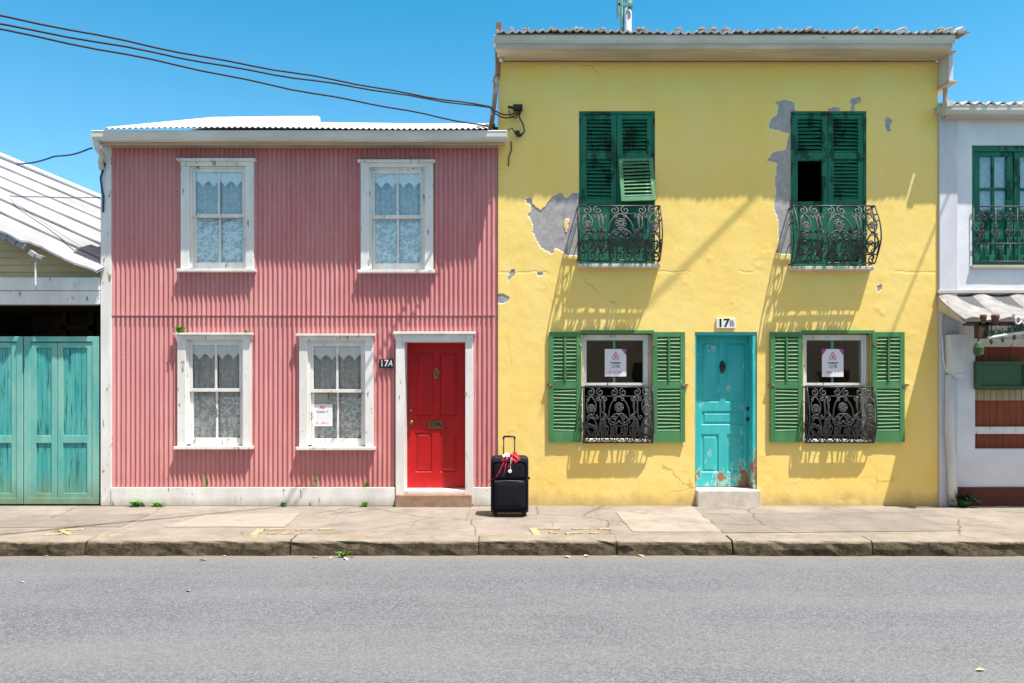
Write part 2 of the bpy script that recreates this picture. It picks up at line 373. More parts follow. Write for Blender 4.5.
def mat_kerb():
    k = NT('mossy_kerb_stone'); p = k.pos(); g = k.n('NewGeometry')
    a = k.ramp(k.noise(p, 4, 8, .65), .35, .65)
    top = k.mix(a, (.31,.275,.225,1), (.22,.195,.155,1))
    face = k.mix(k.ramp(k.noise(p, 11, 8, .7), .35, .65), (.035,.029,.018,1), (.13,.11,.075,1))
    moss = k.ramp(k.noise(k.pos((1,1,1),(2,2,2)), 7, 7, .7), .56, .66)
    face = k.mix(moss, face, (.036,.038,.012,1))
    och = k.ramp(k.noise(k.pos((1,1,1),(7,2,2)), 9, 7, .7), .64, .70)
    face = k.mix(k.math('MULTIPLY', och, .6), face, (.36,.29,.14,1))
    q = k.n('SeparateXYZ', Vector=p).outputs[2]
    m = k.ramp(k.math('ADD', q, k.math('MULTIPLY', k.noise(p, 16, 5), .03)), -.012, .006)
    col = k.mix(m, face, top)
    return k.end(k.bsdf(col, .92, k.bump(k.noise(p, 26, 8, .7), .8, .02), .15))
M['kerb'] = mat_kerb()
def mat_asphalt():
    k = NT('sun_bleached_asphalt'); p = k.pos()
    a = k.ramp(k.noise(p, .55, 7, .6), .3, .7)
    col = k.mix(a, (.078,.089,.104,1), (.108,.121,.138,1))
    vo = k.n('TexVoronoi', _feature='F1', Vector=p, Scale=95.0)
    ag = k.n('SeparateColor', Color=vo.outputs['Color']).outputs[0]
    col = k.mix(k.ramp(ag, .25, .95, 0, .72), col, (.222,.242,.272,1))
    pit = k.ramp(k.noise(p, 66, 6, .72), .56, .68)
    col = k.mix(k.math('MULTIPLY', pit, .9), col, (.045,.046,.05,1))
    lt = k.ramp(k.noise(k.pos((1,1,1),(3,9,1)), 60, 4, .7), .66, .70)
    col = k.mix(k.math('MULTIPLY', lt, .7), col, (.55,.54,.52,1))
    st = k.ramp(k.noise(k.pos((.12,1,1)), 2.2, 6, .6), .45, .75)
    col = k.mix(k.math('MULTIPLY', st, .35), col, (.19,.192,.196,1))
    lane = k.ramp(k.noise(k.pos((.10,1.1,1), (0,2.3,0)), 1.0, 4), .42, .60)
    col = k.mix(k.math('MULTIPLY', lane, .30), col, (.20,.205,.212,1))              # tyre polished lanes
    oil = k.ramp(k.noise(k.pos((.6,1,1), (6,1,0)), 1.5, 7, .65), .62, .78)
    col = k.mix(k.math('MULTIPLY', oil, .40), col, (.065,.066,.07,1))
    vr = k.n('TexVoronoi', _feature='DISTANCE_TO_EDGE', Vector=k.n('VectorMath', _operation='ADD', i0=p, i1=k.n('TexNoise', Vector=p, Scale=1.6, Detail=7.0).outputs['Color']).outputs[0], Scale=.33)
    rc = k.math('MULTIPLY', k.ramp(vr.outputs['Distance'], .0, .006, 1, 0), k.ramp(k.noise(k.pos((1,1,1),(4,4,1)), .7, 3), .50, .58))
    col = k.mix(k.math('MULTIPLY', rc, .12), col, (.05,.05,.053,1))
    q = k.n('SeparateXYZ', Vector=p).outputs[1]
    gut = k.ramp(k.math('ADD', q, k.math('MULTIPLY', k.noise(p, 5, 6, .7), .22)), -2.52, -2.25)
    col = k.mix(k.math('MULTIPLY', gut, .6), col, (.22,.19,.15,1))
    h = k.math('ADD', k.math('MULTIPLY', k.noise(p, 50, 5, .7), 1.0), k.math('MULTIPLY', vo.outputs['Distance'], -.5))
    return k.end(k.bsdf(col, .88, k.bump(h, .6, .014), .25))
M['asphalt'] = mat_asphalt()
M['ground'] = pmat('dry_soil', (.16,.14,.11,1), (.11,.10,.07,1), .6, .95, .3, 12)
def mat_roadpaint():
    k = NT('worn_yellow_paint'); p = k.pos()
    m = k.ramp(k.noise(p, 22, 7, .7), .46, .66)
    col = k.mix(m, (.29,.258,.215,1), (.62,.47,.12,1))
    return k.end(k.bsdf(col, .85, k.bump(k.noise(p, 60, 6, .7), .35, .006), .15))
M['road_paint'] = mat_roadpaint()
def mat_brick():
    k = NT('dark_red_brick'); g = k.n('NewGeometry')
    sp = k.n('SeparateXYZ', Vector=g.outputs['Position']); v = k.n('CombineXYZ', X=sp.outputs[0], Y=sp.outputs[2]).outputs[0]
    br = k.n('TexBrick', Vector=v, Color1=(.13,.042,.032,1), Color2=(.10,.032,.026,1), Mortar=(.09,.05,.042,1), Scale=1.0)
    br.inputs['Mortar Size'].default_value = .006; br.inputs['Brick Width'].default_value = .2; br.inputs['Row Height'].default_value = .07
    ch = k.ramp(k.noise(k.pos(), 14, 6, .7), .68, .71)
    col = k.mix(ch, br.outputs['Color'], srgb(170,150,130))
    return k.end(k.bsdf(col, .85, k.bump(k.math('SUBTRACT', k.noise(k.pos(), 40, 5), br.outputs['Fac']), .5, .006), .2))
M['brick_plinth'] = mat_brick()
def mat_glass():
    k = NT('window_glass')
    bf = k.n('NewGeometry').outputs['Backfacing']
    fr = k.n('Fresnel', IOR=k.math('ADD', 1.5, k.math('MULTIPLY', bf, 1/1.5-1.5))).outputs[0]
    f = k.math('MULTIPLY', fr, 2.0, True)
    wob = k.bump(k.noise(k.pos(), 2.2, 2), .04, .05)
    gl = k.n('BsdfGlossy', Roughness=.01, Color=(.95,.98,1,1)); k.set(gl.inputs['Normal'], wob)
    tr = k.n('BsdfTransparent', Color=(.97,.985,.98,1))
    m = k.n('MixShader'); k.set(m.inputs[0], f); k.set(m.inputs[1], tr.outputs[0]); k.set(m.inputs[2], gl.outputs[0])
    return k.end(m.outputs[0])
M['glass'] = mat_glass()
def mat_lace(name, base, flower):
    k = NT(name); g = k.n('NewGeometry'); p = k.pos()
    sp = k.n('SeparateXYZ', Vector=p); v = k.n('CombineXYZ', X=sp.outputs[0], Y=sp.outputs[2]).outputs[0]
    fl = k.ramp(k.noise(v, 17, 2, .5, .9), .50, .56)
    ve = k.ramp(k.math('ABSOLUTE', k.math('SUBTRACT', k.noise(v, 9, 2, .4, .6), .5)), .012, .03, 1, 0)
    pat = k.math('MAXIMUM', fl, ve)
    nz = k.ramp(k.noise(v, 60, 3), .45, .6)
    op = k.math('ADD', base, k.math('MULTIPLY', pat, flower), True)
    op = k.math('ADD', op, k.math('MULTIPLY', nz, .10), True)
    df = k.n('BsdfDiffuse', Color=(.93,.93,.92,1)); tl = k.n('BsdfTranslucent', Color=(.70,.70,.69,1))
    m1 = k.n('MixShader'); k.set(m1.inputs[0], .12); k.set(m1.inputs[1], df.outputs[0]); k.set(m1.inputs[2], tl.outputs[0])
    tr = k.n('BsdfTransparent')
    m = k.n('MixShader'); k.set(m.inputs[0], op); k.set(m.inputs[1], tr.outputs[0]); k.set(m.inputs[2], m1.outputs[0])
    return k.end(m.outputs[0])
M['lace'] = mat_lace('lace_net', .46, .14)
M['lace_flower'] = mat_lace('lace_flower_hem', .55, .42)
M['lace_valance'] = mat_lace('lace_valance', .90, .10)

# ------------------------------------------------------------------ generic builders
def grid(mb, xs, zs, holes, yfun):
    xs = np.array(sorted(set([round(float(a), 5) for a in xs]))); zs = np.array(sorted(set([round(float(a), 5) for a in zs])))
    for h in holes:
        xs = np.append(xs, [h[0], h[1]]); zs = np.append(zs, [h[2], h[3]])
    def clean(a, keep):
        a = np.unique(np.round(a, 5)); out = [a[0]]
        for q in a[1:]:
            if q - out[-1] < .0025:
                if any(abs(q - kk) < 1e-4 for kk in keep): out[-1] = q
                continue
            out.append(q)
        return np.array(out)
    xs = clean(xs, [h[i] for h in holes for i in (0,1)]); zs = clean(zs, [h[i] for h in holes for i in (2,3)])
    GX, GZ = np.meshgrid(xs, zs); Y = yfun(GX, GZ)
    nx = len(xs); nz = len(zs)
    vs = np.stack([GX.ravel(), Y.ravel(), GZ.ravel()], 1)
    cx = (xs[:-1] + xs[1:])/2; cz = (zs[:-1] + zs[1:])/2
    CX, CZ = np.meshgrid(cx, cz); ok = np.ones(CX.shape, bool)
    for h in holes: ok &= ~((CX > h[0]) & (CX < h[1]) & (CZ > h[2]) & (CZ < h[3]))
    jj, ii = np.nonzero(ok); a = jj*nx + ii
    fs = np.stack([a, a+1, a+nx+1, a+nx], 1)
    mb.add(vs.tolist(), fs.tolist())
    return GX.ravel(), GZ.ravel()
def reveal(mb, x0, x1, z0, z1, y0, y1):
    mb.quad((x0,y0,z0),(x0,y0,z1),(x0,y1,z1),(x0,y1,z0))
    mb.quad((x1,y0,z1),(x1,y0,z0),(x1,y1,z0),(x1,y1,z1))
    mb.quad((x0,y0,z1),(x1,y0,z1),(x1,y1,z1),(x0,y1,z1))
    mb.quad((x1,y0,z0),(x0,y0,z0),(x0,y1,z0),(x1,y1,z0))
def frame(mb, x0, x1, z0, z1, y0, y1, l, r, t, b):
    mb.box(x0, x0+l, y0, y1, z0, z1); mb.box(x1-r, x1, y0, y1, z0, z1)
    if t: mb.box(x0+l, x1-r, y0, y1, z1-t, z1)
    if b: mb.box(x0+l, x1-r, y0, y1, z0, z0+b)
def louvre_leaf(mb, x0, x1, z0, z1, y0, th, st, panels, pitch=.05, rod=None):
    """panels: list of (za, zb, kind), bottom to top; everything between is rail"""
    mb.box(x0, x0+st, y0, y0+th, z0, z1); mb.box(x1-st, x1, y0, y0+th, z0, z1)
    zz = z0
    for za, zb, kind in panels:
        if za > zz: mb.box(x0+st, x1-st, y0+.003, y0+th-.003, zz, za)
        if kind == 'solid':
            mb.box(x0+st, x1-st, y0+th*.45, y0+th*.8, za, zb)
            mb.box(x0+st+.03, x1-st-.03, y0+th*.2, y0+th*.45, za+.035, zb-.035)
        elif kind == 'louvre':
            n = max(2, int((zb-za)/pitch)); dz = (zb-za)/n
            for i in range(n):
                zc = za + (i+.5)*dz; a = math.radians(38 + random.uniform(-3.5, 3.5)); tilt = random.uniform(-.006, .006)
                hw = dz*.60; t = .0045
                cy = y0 + th*.5
                d = (math.cos(a)*hw, math.sin(a)*hw); nn = (-math.sin(a)*t, math.cos(a)*t)
                P = []
                for sx, xx in ((-1, x0+st), (1, x1-st)):
                    for (e, q) in ((-1,-1),(1,-1),(1,1),(-1,1)):
                        P.append((xx, cy + e*d[0]*.62 + q*nn[0], zc + e*d[1] + q*nn[1] + sx*tilt))
                mb.add(P, [(0,1,2,3),(7,6,5,4),(0,4,5,1),(1,5,6,2),(2,6,7,3),(3,7,4,0)])
            if rod and kind == 'louvre' and za >= rod:
                xm = (x0+x1)/2; mb.box(xm-.012, xm+.012, y0-.012, y0+.008, za+.01, zb-.01)
        zz = zb
    if zz < z1: mb.box(x0+st, x1-st, y0+.003, y0+th-.003, zz, z1)
def raised_panel(mb, x0, x1, z0, z1, y, sunk=.014, rim=.03):
    # sunk field with a raised middle, as one stepped ring set in the leaf at front plane y
    a = [(x0,y,z0),(x1,y,z0),(x1,y,z1),(x0,y,z1)]
    b = [(x0+.012,y+sunk,z0+.012),(x1-.012,y+sunk,z0+.012),(x1-.012,y+sunk,z1-.012),(x0+.012,y+sunk,z1-.012)]
    c = [(x0+rim,y+sunk,z0+rim),(x1-rim,y+sunk,z0+rim),(x1-rim,y+sunk,z1-rim),(x0+rim,y+sunk,z1-rim)]
    d = [(x0+rim+.018,y+.004,z0+rim+.018),(x1-rim-.018,y+.004,z0+rim+.018),(x1-rim-.018,y+.004,z1-rim-.018),(x0+rim+.018,y+.004,z1-rim-.018)]
    vs = a+b+c+d; fs = []
    for o in (0,4,8):
        for i in range(4):
            j = (i+1) % 4; fs.append((o+i, o+j, o+4+j, o+4+i))
    fs.append((12,13,14,15)); mb.add(vs, fs)
def door_leaf(mb, x0, x1, z0, z1, y, th, panels):
    xs = sorted({x0, x1, *[p[0] for p in panels], *[p[1] for p in panels]}); zs = sorted({z0, z1, *[p[2] for p in panels], *[p[3] for p in panels]})
    for i in range(len(xs)-1):
        for j in range(len(zs)-1):
            cx = (xs[i]+xs[i+1])/2; cz = (zs[j]+zs[j+1])/2
            if any(p[0] < cx < p[1] and p[2] < cz < p[3] for p in panels): continue
            mb.quad((xs[i],y,zs[j]),(xs[i+1],y,zs[j]),(xs[i+1],y,zs[j+1]),(xs[i],y,zs[j+1]))
    for p in panels: raised_panel(mb, *p, y)
    # back and edges
    yb = y + th
    mb.quad((x1,yb,z0),(x0,yb,z0),(x0,yb,z1),(x1,yb,z1))
    mb.quad((x0,y,z0),(x0,y,z1),(x0,yb,z1),(x0,yb,z0)); mb.quad((x1,y,z1),(x1,y,z0),(x1,yb,z0),(x1,yb,z1))
    mb.quad((x0,y,z1),(x1,y,z1),(x1,yb,z1),(x0,yb,z1)); mb.quad((x1,y,z0),(x0,y,z0),(x0,yb,z0),(x1,yb,z0))

# ---- wrought iron patterns, drawn in (u across, v up), metres
def spiral(cx, cy, r0, turns, a0, sgn=1, n=22, r1=.15):
    return [(cx + r0*(1-(1-r1)*t)*math.cos(a0+sgn*turns*2*PI*t), cy + r0*(1-(1-r1)*t)*math.sin(a0+sgn*turns*2*PI*t)) for t in [i/(n-1) for i in range(n)]]
def bez(p0, p1, p2, p3, n=14):
    r = []
    for i in range(n):
        t = i/(n-1); a = (1-t)**3; b = 3*(1-t)**2*t; c = 3*(1-t)*t*t; d = t**3
        r.append((a*p0[0]+b*p1[0]+c*p2[0]+d*p3[0], a*p0[1]+b*p1[1]+c*p2[1]+d*p3[1]))
    return r
def ring(cx, cy, rx, ry=None, n=16):
    ry = ry or rx
    return [(cx+rx*math.cos(2*PI*i/n), cy+ry*math.sin(2*PI*i/n)) for i in range(n+1)]
def scroll_pattern(w, h):
    """returns (heavy, light) polylines of a lyre and rosette panel"""
    H = []; L = []
    t0 = h*.83; b0 = h*.13
    n = 6; p = w/n
    for i in range(n):                                    # row of C scrolls under the top rail
        c = p*(i+.5); s = 1 if i % 2 else -1
        H.append(spiral(c - s*p*.10, h*.905, p*.36, 1.35, PI/2 if s > 0 else PI/2, s, 20))
    n = 9; p = w/n
    for i in range(n):                                    # row of small scrolls over the bottom rail
        c = p*(i+.5); s = 1 if i % 2 else -1
        H.append(spiral(c, h*.072, p*.40, 1.2, -PI/2, s, 16))
    H.append([(0, b0), (w, b0)])
    cx = w/2
    for s in (-1, 1):                                     # middle lyre
        H.append(bez((cx, t0), (cx+s*w*.05, t0-.02), (cx+s*w*.155, h*.72), (cx+s*w*.15, h*.44)))
        H.append(bez((cx+s*w*.15, h*.44), (cx+s*w*.17, h*.30), (cx+s*w*.04, h*.30), (cx, h*.40)))
        H.append(spiral(cx+s*w*.075, h*.41, w*.055, 1.1, PI/2, -s, 18))
        H.append(spiral(cx+s*w*.085, h*.235, w*.065, 1.35, PI/2, s, 18))
        H.append(bez((cx, h*.52), (cx+s*w*.07, h*.54), (cx+s*w*.10, h*.48), (cx+s*w*.16, h*.36)))
        # slim lyre strings between the middle and the sides
        q = cx + s*w*.235
        H.append(bez((q-s*.02, t0), (q+s*.01, h*.72), (q-s*.045, h*.55), (q-s*.01, b0)))
        H.append(bez((q+s*.05, t0), (q+s*.01, h*.70), (q+s*.06, h*.55), (q+s*.005, b0)))
        H.append(ring(q, h*.30, w*.045, h*.12)); L.append(ring(q, h*.30, w*.02, h*.07))
        L.append(bez((q, t0), (q-.045, h*.70), (q-.03, h*.60), (q, h*.52))); L.append(bez((q, t0), (q+.045, h*.70), (q+.03, h*.60), (q, h*.52)))
        # side palmettes
        e = cx + s*w*.40
        H.append(bez((e, t0), (e-.075, h*.76), (e-.095, h*.58), (e, h*.47))); H.append(bez((e, t0), (e+.075, h*.76), (e+.095, h*.58), (e, h*.47)))
        H.append(ring(e, h*.30, w*.07, h*.15)); H.append(spiral(e-.03, h*.30, w*.04, 1.1, 0, 1, 14)); L.append(spiral(e+.03, h*.30, w*.035, 1.1, PI, 1, 14))
        for k in range(5):
            a = PI/2 + (k-2)*.5
            L.append([(e, h*.56), (e+.045*math.cos(a), h*.62+.055*math.sin(a))])
        L.append(ring(e, h*.62, .045))
    L.append(ring(cx, h*.64, w*.062)); L.append(ring(cx, h*.64, w*.035))
    for k in range(8):
        a = k*PI/4
        L.append([(cx+w*.012*math.cos(a), h*.64+w*.012*math.sin(a)), (cx+w*.06*math.cos(a), h*.64+w*.06*math.sin(a))])
    for i in range(5):                                    # arches and hearts of the lower half
        u = w*(i+.5)/5; a = w*.088
        H.append(bez((u-a, b0), (u-a*1.15, h*.36), (u-a*.35, h*.44), (u, h*.52))); H.append(bez((u+a, b0), (u+a*1.15, h*.36), (u+a*.35, h*.44), (u, h*.52)))
        L.append(bez((u, b0), (u-a*.9, h*.22), (u-a*.5, h*.36), (u, h*.30))); L.append(bez((u, b0), (u+a*.9, h*.22), (u+a*.5, h*.36), (u, h*.30)))
    for i in range(8):                                    # fill of small volutes between the larger figures
        u = w*(i+.5)/8; s = 1 if i % 2 else -1
        L.append(spiral(u, h*.46, w*.034, 1.2, PI/2*s, s, 14)); L.append(spiral(u, h*.19, w*.036, 1.2, -PI/2, -s, 14)); L.append(spiral(u+s*.01, h*.775, w*.028, 1.1, PI/2, s, 12))
    return H, L
def bombe(t, pt, pb):                                     # how far the basket stands off the wall at relative height t
    return pt + (pb-pt)*math.sin(PI*min(max((1-t)*.5/.56, 0), 1) if t > .44 else PI*(.5 + .5*(.44-t)/.44)) if True else 0
def iron_basket(parent, x0, x1, z0, z1, pt, pb, ywall=0.0, xa=None, xb=None, bar=.009, hv=.0098, lt=.0072):
    w = x1-x0; h = z1-z0
    def at(u, v): return (x0+u, ywall - bombe(v/h, pt, pb), z0+v)
    rails = MB()
    for vv, r in ((h, bar*1.35), (h*.835, bar*.7), (0, bar*1.25)):
        rails.tube([at(0, vv), at(w, vv)], r, 6)
        for u in (0, w): rails.tube([at(u, vv), (x0+u, ywall+.01, z0+vv)], r, 6)
    for u in (0, w): rails.tube([at(u, h*i/10) for i in range(11)], bar, 6)
    r = rails.build('rail', M['iron'], parent, smooth=True)
    H, L = scroll_pattern(w, h)
    mb = MB()
    def dense(pl):
        if len(pl) == 2:
            a, b = pl; return [(a[0]+(b[0]-a[0])*i/8, a[1]+(b[1]-a[1])*i/8) for i in range(9)]
        return pl
    cl = lambda v: min(max(v, .005), h-.005)
    for pl in H: mb.tube([at(min(max(u, 0), w), cl(v)) for u, v in dense(pl)], hv, 5)
    mb.mi = 1
    for pl in L: mb.tube([at(min(max(u, 0), w), cl(v)) for u, v in dense(pl)], lt, 5)
    mb.build('scrollwork', [M['iron'], M['iron_grey']], parent, smooth=True)
    # side panels: bars of the return between wall and front
    for u in (0, w):
        sd = MB()
        for k in (1,):
            f = k/2
            sd.tube([(x0+u, ywall - bombe(i/8, pt, pb)*f, z0+h*i/8) for i in range(9)], hv, 5)
        for vv in (.35, .72):
            sd.tube([at(u, h*vv), (x0+u, ywall+.005, z0+h*vv)], hv*.9, 5)
        sd.build('side_bars', M['iron'], parent, smooth=True)
    return r

# ================================================================== SETTING
g = MB(); g.quad((-400,-400,-.30),(400,-400,-.30),(400,400,-.30),(-400,400,-.30)); struct(g.build('ground', M['ground']))
KY = -2.31; KERB_H = .146
xs = np.linspace(-40, 40, 161); ys = np.concatenate([np.linspace(-13.0, -6, 12), np.linspace(-5.9, KY+.02, 50)])
rd = MB(); GX, GY = np.meshgrid(xs, ys)
rz = -KERB_H - .006 + fbm(GX*.6, GY*.9, 5)*.012
vs = np.stack([GX.ravel(), GY.ravel(), rz.ravel()], 1); nx = len(xs)
jj, ii = np.nonzero(np.ones((len(ys)-1, nx-1), bool)); a = jj*nx+ii
rd.add(vs.tolist(), np.stack([a, a+1, a+nx+1, a+nx], 1).tolist()); struct(rd.build('road', M['asphalt'], smooth=True))
sw = MB(); xs = np.linspace(-30, 30, 241); ys = np.linspace(KY+.26, .28, 20); GX, GY = np.meshgrid(xs, ys)
sz = fbm(GX*.7, GY*.8, 21)*.012 - .003
vs = np.stack([GX.ravel(), GY.ravel(), sz.ravel()], 1); nx = len(xs); jj, ii = np.nonzero(np.ones((len(ys)-1, nx-1), bool)); a = jj*nx+ii
sw.add(vs.tolist(), np.stack([a, a+1, a+nx+1, a+nx], 1).tolist()); struct(sw.build('sidewalk', M['sidewalk'], smooth=True))
# kerb stones in one row
kb = MB(); x = -30.0; rk = random.Random(3)
while x < 30:
    L = rk.uniform(1.1, 2.3); gap = rk.uniform(.006, .020)
    n = 14; dz = rk.uniform(-.008, .006); dy = rk.uniform(-.012, .012)
    ux = np.linspace(x, x+L-gap, n)
    prof = [(KY+.29, -.02), (KY+.27, .004), (KY+.05, .004), (KY+.015, -.008), (KY, -.035), (KY-.008, -.09), (KY-.012, -.17), (KY-.01, -.28)]
    vs = []
    for i, q in enumerate(ux):
        e = 1 if 0 < i < n-1 else .0
        for j, (py, pz) in enumerate(prof):
            oy = (float(fbm(q*7.0, j*1.7, 31)) * .065 if 2 < j < 7 else 0) + (.018 if not e and j > 2 else 0)
            oz = float(fbm(q*3.0, j*.9, 47)) * .02 - (.012 if not e and 1 < j < 5 else 0)
            vs.append((q, py + dy*(j > 2) + oy, pz + dz + oz))
    m = len(prof); fs = []
    for i in range(n-1):
        for j in range(m-1): fs.append((i*m+j, i*m+j+1, (i+1)*m+j+1, (i+1)*m+j))
    fs.append(tuple(range(m-1, -1, -1))); fs.append(tuple((n-1)*m+j for j in range(m)))
    kb.add(vs, fs); x += L
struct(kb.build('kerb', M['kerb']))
# patches and painted marks on the pavement
def gp(u, v):                                            # a pavement point: image pixel (u, v) projected through the camera onto the ground
    d = 740*1.6/(v-387.0); return ((u-512)*d/740, d-10)
def rough_poly(pts, k=5, amp=.02, seed=1):
    r = random.Random(seed); out = []
    for i in range(len(pts)):
        a = pts[i]; b = pts[(i+1) % len(pts)]
        for j in range(k):
            t = j/k; out.append((a[0]+(b[0]-a[0])*t + r.uniform(-amp, amp), a[1]+(b[1]-a[1])*t + r.uniform(-amp, amp)))
    return out
def patch(name, pts, mat, seed, z=.0045):
    mb = MB(); P = rough_poly([gp(*p) for p in pts][::-1], 6, .012, seed)
    mb.sheet_z(P, -.02, z); return struct(mb.build(name, mat))
patch('pavement_patch', [(615,512),(693,507),(722,532),(632,532)], M['sidewalk_pale'], 2)
patch('pavement_patch', [(205,515),(300,513),(285,527),(165,527)], M['sidewalk_pale'], 4)
patch('pavement_patch', [(700,514),(905,512),(960,531),(724,533)], M['sidewalk_grey'], 3)
patch('pavement_patch', [(20,516),(150,514),(120,527),(-30,528)], M['sidewalk_grey'], 6)
def mark(segs, name):
    mb = MB(); r = random.Random(len(segs))
    for (u0, v0, u1, v1, wd) in segs:
        a = Vector(gp(u0, v0)); b = Vector(gp(u1, v1)); d = (b-a).normalized(); n = Vector((-d.y, d.x))*wd/2
        P = rough_poly([tuple(a-n), tuple(b-n), tuple(b+n), tuple(a+n)], 6, wd*.13, r.randint(0, 99))
        mb.sheet_z(P, -.004, .0095)
    return struct(mb.build(name, M['road_paint']))
mark([(60,530.5,84,529.5,.07),(44,535.5,62,534,.07),(60,530.8,70,535,.05),(98,536,106,535.6,.05),(110,536,122,535.5,.05),(126,536,134,535.6,.05)], 'pavement_marking')
mark([(262,529.5,250,538,.085),(264,530,285,529.6,.05),(295,530,312,529.7,.05),(318,529.8,334,529.5,.05),(268,534,276,533.7,.05),(282,534.5,289,533,.05),(294,534.5,300,534,.05)], 'pavement_marking')
mark([(533,528.5,540,540,.085),(540,529,560,529,.05),(572,529.3,590,529,.05),(598,529.3,612,529,.05),(549,533,556,533,.05),(566,534,580,533,.05),(590,533.4,600,533,.05)], 'pavement_marking')

# ================================================================== PINK HOUSE
pk = thing('pink_house', 'two storey house clad in pink corrugated iron with red front door', 'house', (X(302), 0, 0))
px0, px1 = X(108), X(497.5)
WIN = [(182, 255, 158.2, 269.5), (361.3, 433.5, 159.5, 270.5), (178.8, 252.2, 331.3, 445.8), (300, 374, 332.3, 446.5)]
wl = MB()
holes = [(X(a+7), X(b-7), Z(d+1), Z(c+5)) for a, b, c, d in WIN] + [(X(402), X(468), -.1, Z(337))]
ZJ = Z(313.5)
RIB = .0642
def pink_y(gx, gz, off=0.0):
    ph = gx/RIB*2*PI + fbm(gz*.5, gx*.2, 3)*.5
    return off - 0.0132*np.cos(ph) + fbm(gx*1.2, gz*1.0, 8)*.010 + fbm(gx*4, gz*3.0, 12)*.007
xs = np.arange(px0, px1+.001, RIB/9)
grid(wl, xs, np.arange(.2, ZJ+.001, .14), holes[2:], lambda a, b: pink_y(a, b, .004))
grid(wl, xs, np.concatenate([[ZJ-.03], np.arange(ZJ+.1, Z(146), .14), [Z(145)]]), holes[:2], lambda a, b: pink_y(a, b, -.007) + np.where(b < ZJ, -.004, 0))
wl.build('wall', M['pink'], pk, smooth=True)
bd = MB(); DP = 6.0; pzt = 4.84
bd.box(px0+.01, px0+.03, .03, DP, 0, pzt); bd.box(px1-.03, px1-.012, .03, DP, 0, pzt); bd.box(px0+.03, px1-.03, DP-.03, DP, 0, pzt)
bd.box(px0+.03, px1-.03, .35, DP-.03, -.02, .02); bd.box(px0+.03, px1-.03, .03, DP-.03, 2.62, 2.70)
bd.box(px0+.03, px1-.03, 2.6, 2.65, .02, 2.62); bd.box(px0+.03, px1-.03, 2.6, 2.65, 2.7, pzt)
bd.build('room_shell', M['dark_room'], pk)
cb = MB(); cb.box(X(102), X(112.5), -.035, .10, 0, Z(146.5)); cb.build('corner_board', M['white_wood'], pk, bevel=.004)
for a, b in ((108+.5, 395.2), (472.5, 497)):
    bb = MB(); bb.box(X(a)+.06 if a < 120 else X(a), X(b), -.05, -.012, .0, Z(487)); bb.build('base_board', M['white_wood'], pk, bevel=.005)
# roof
rf = MB(); e = -.40; rx0, rx1 = X(103, e), X(489, e)
xs = np.arange(rx0, rx1, .0757/6); tt = np.linspace(0, 1, 9)
z0 = 4.965; sl = .372; yr = 3.1
prof = -.012*np.cos(xs/.0757*2*PI)
vs = []
for t in tt:
    y = e + (yr-e)*t
    for i, q in enumerate(xs): vs.append((q, y, z0 + sl*(y-e) + prof[i] + (.11*t if q < X(250, e) else 0) + .012*math.sin(q*1.3)))
n = len(xs); fs = []
for j in range(len(tt)-1):
    for i in range(n-1): fs.append((j*n+i, j*n+i+1, (j+1)*n+i+1, (j+1)*n+i))
rf.add(vs, fs)
zr = z0 + sl*(yr-e)
rf.quad((rx1, yr, zr),(rx1, DP+.2, zr-1.0),(rx0, DP+.2, zr-1.0),(rx0, yr, zr))
rfo = rf.build('roof', M['roof_white'], pk, smooth=True)
so = rfo.modifiers.new('sheet', 'SOLIDIFY'); so.thickness = .006
gb = MB(); gb.prism_x([(px, pz) for px, pz in ((0.02, pzt+.01), (yr, zr-.06), (DP, zr-1.05), (DP, pzt+.01))], px0+.02, px1-.03)
gb.build('roof_frame', M['dark_room'], pk)
def gutter(x0, x1, yf, yb, zt, zb, lip=.012):
    mb = MB(); t = .006
    P = [(yf,zt),(yf-.006,zt-.010),(yf,zt-.02),(yf+.002,zb+.035),(yf+.03,zb),(yb,zb),(yb,zt),(yb-t,zt),(yb-t,zb+t),(yf+.032,zb+t),(yf+t+.004,zb+.037),(yf+t,zt)]
    mb.prism_x(P[::-1], x0, x1)
    mb.box(x0-.004, x0+.003, yf, yb-.002, zb+.002, zt-.004); mb.box(x1-.003, x1+.004, yf, yb-.002, zb+.002, zt-.004); return mb
go = gutter(X(92,-.36), X(507,-.36), -.37, -.255, Z(130.5,-.36), Z(139.5,-.36)).build('gutter', M['white_trim'], pk)
# tilt of the sagging gutter is a few millimetres per metre
fb = MB(); fb.box(X(103), X(505,-.2), -.25, -.225, 4.80, 4.925); fb.box(X(103), X(505,-.2), -.224, -.02, 4.845, 4.862); fb.build('soffit', M['cream_board'], pk)
fz = MB(); fz.box(X(112.6), px1, -.045, -.02, Z(148.5), 4.843); fz.box(X(104), X(505,-.2), -.222, -.20, 4.81, 4.844); fz.build('frieze_board', M['cream_board'], pk)
dp = MB(); dp.tube([W(97,139,-.31), W(97,148,-.31), (X(103,-.1), -.12, Z(158)), (X(103.5), -.07, Z(163)), (X(104.5), -.065, Z(171))], .036, 10); dp.build('downpipe', M['white_trim'], pk, smooth=True)
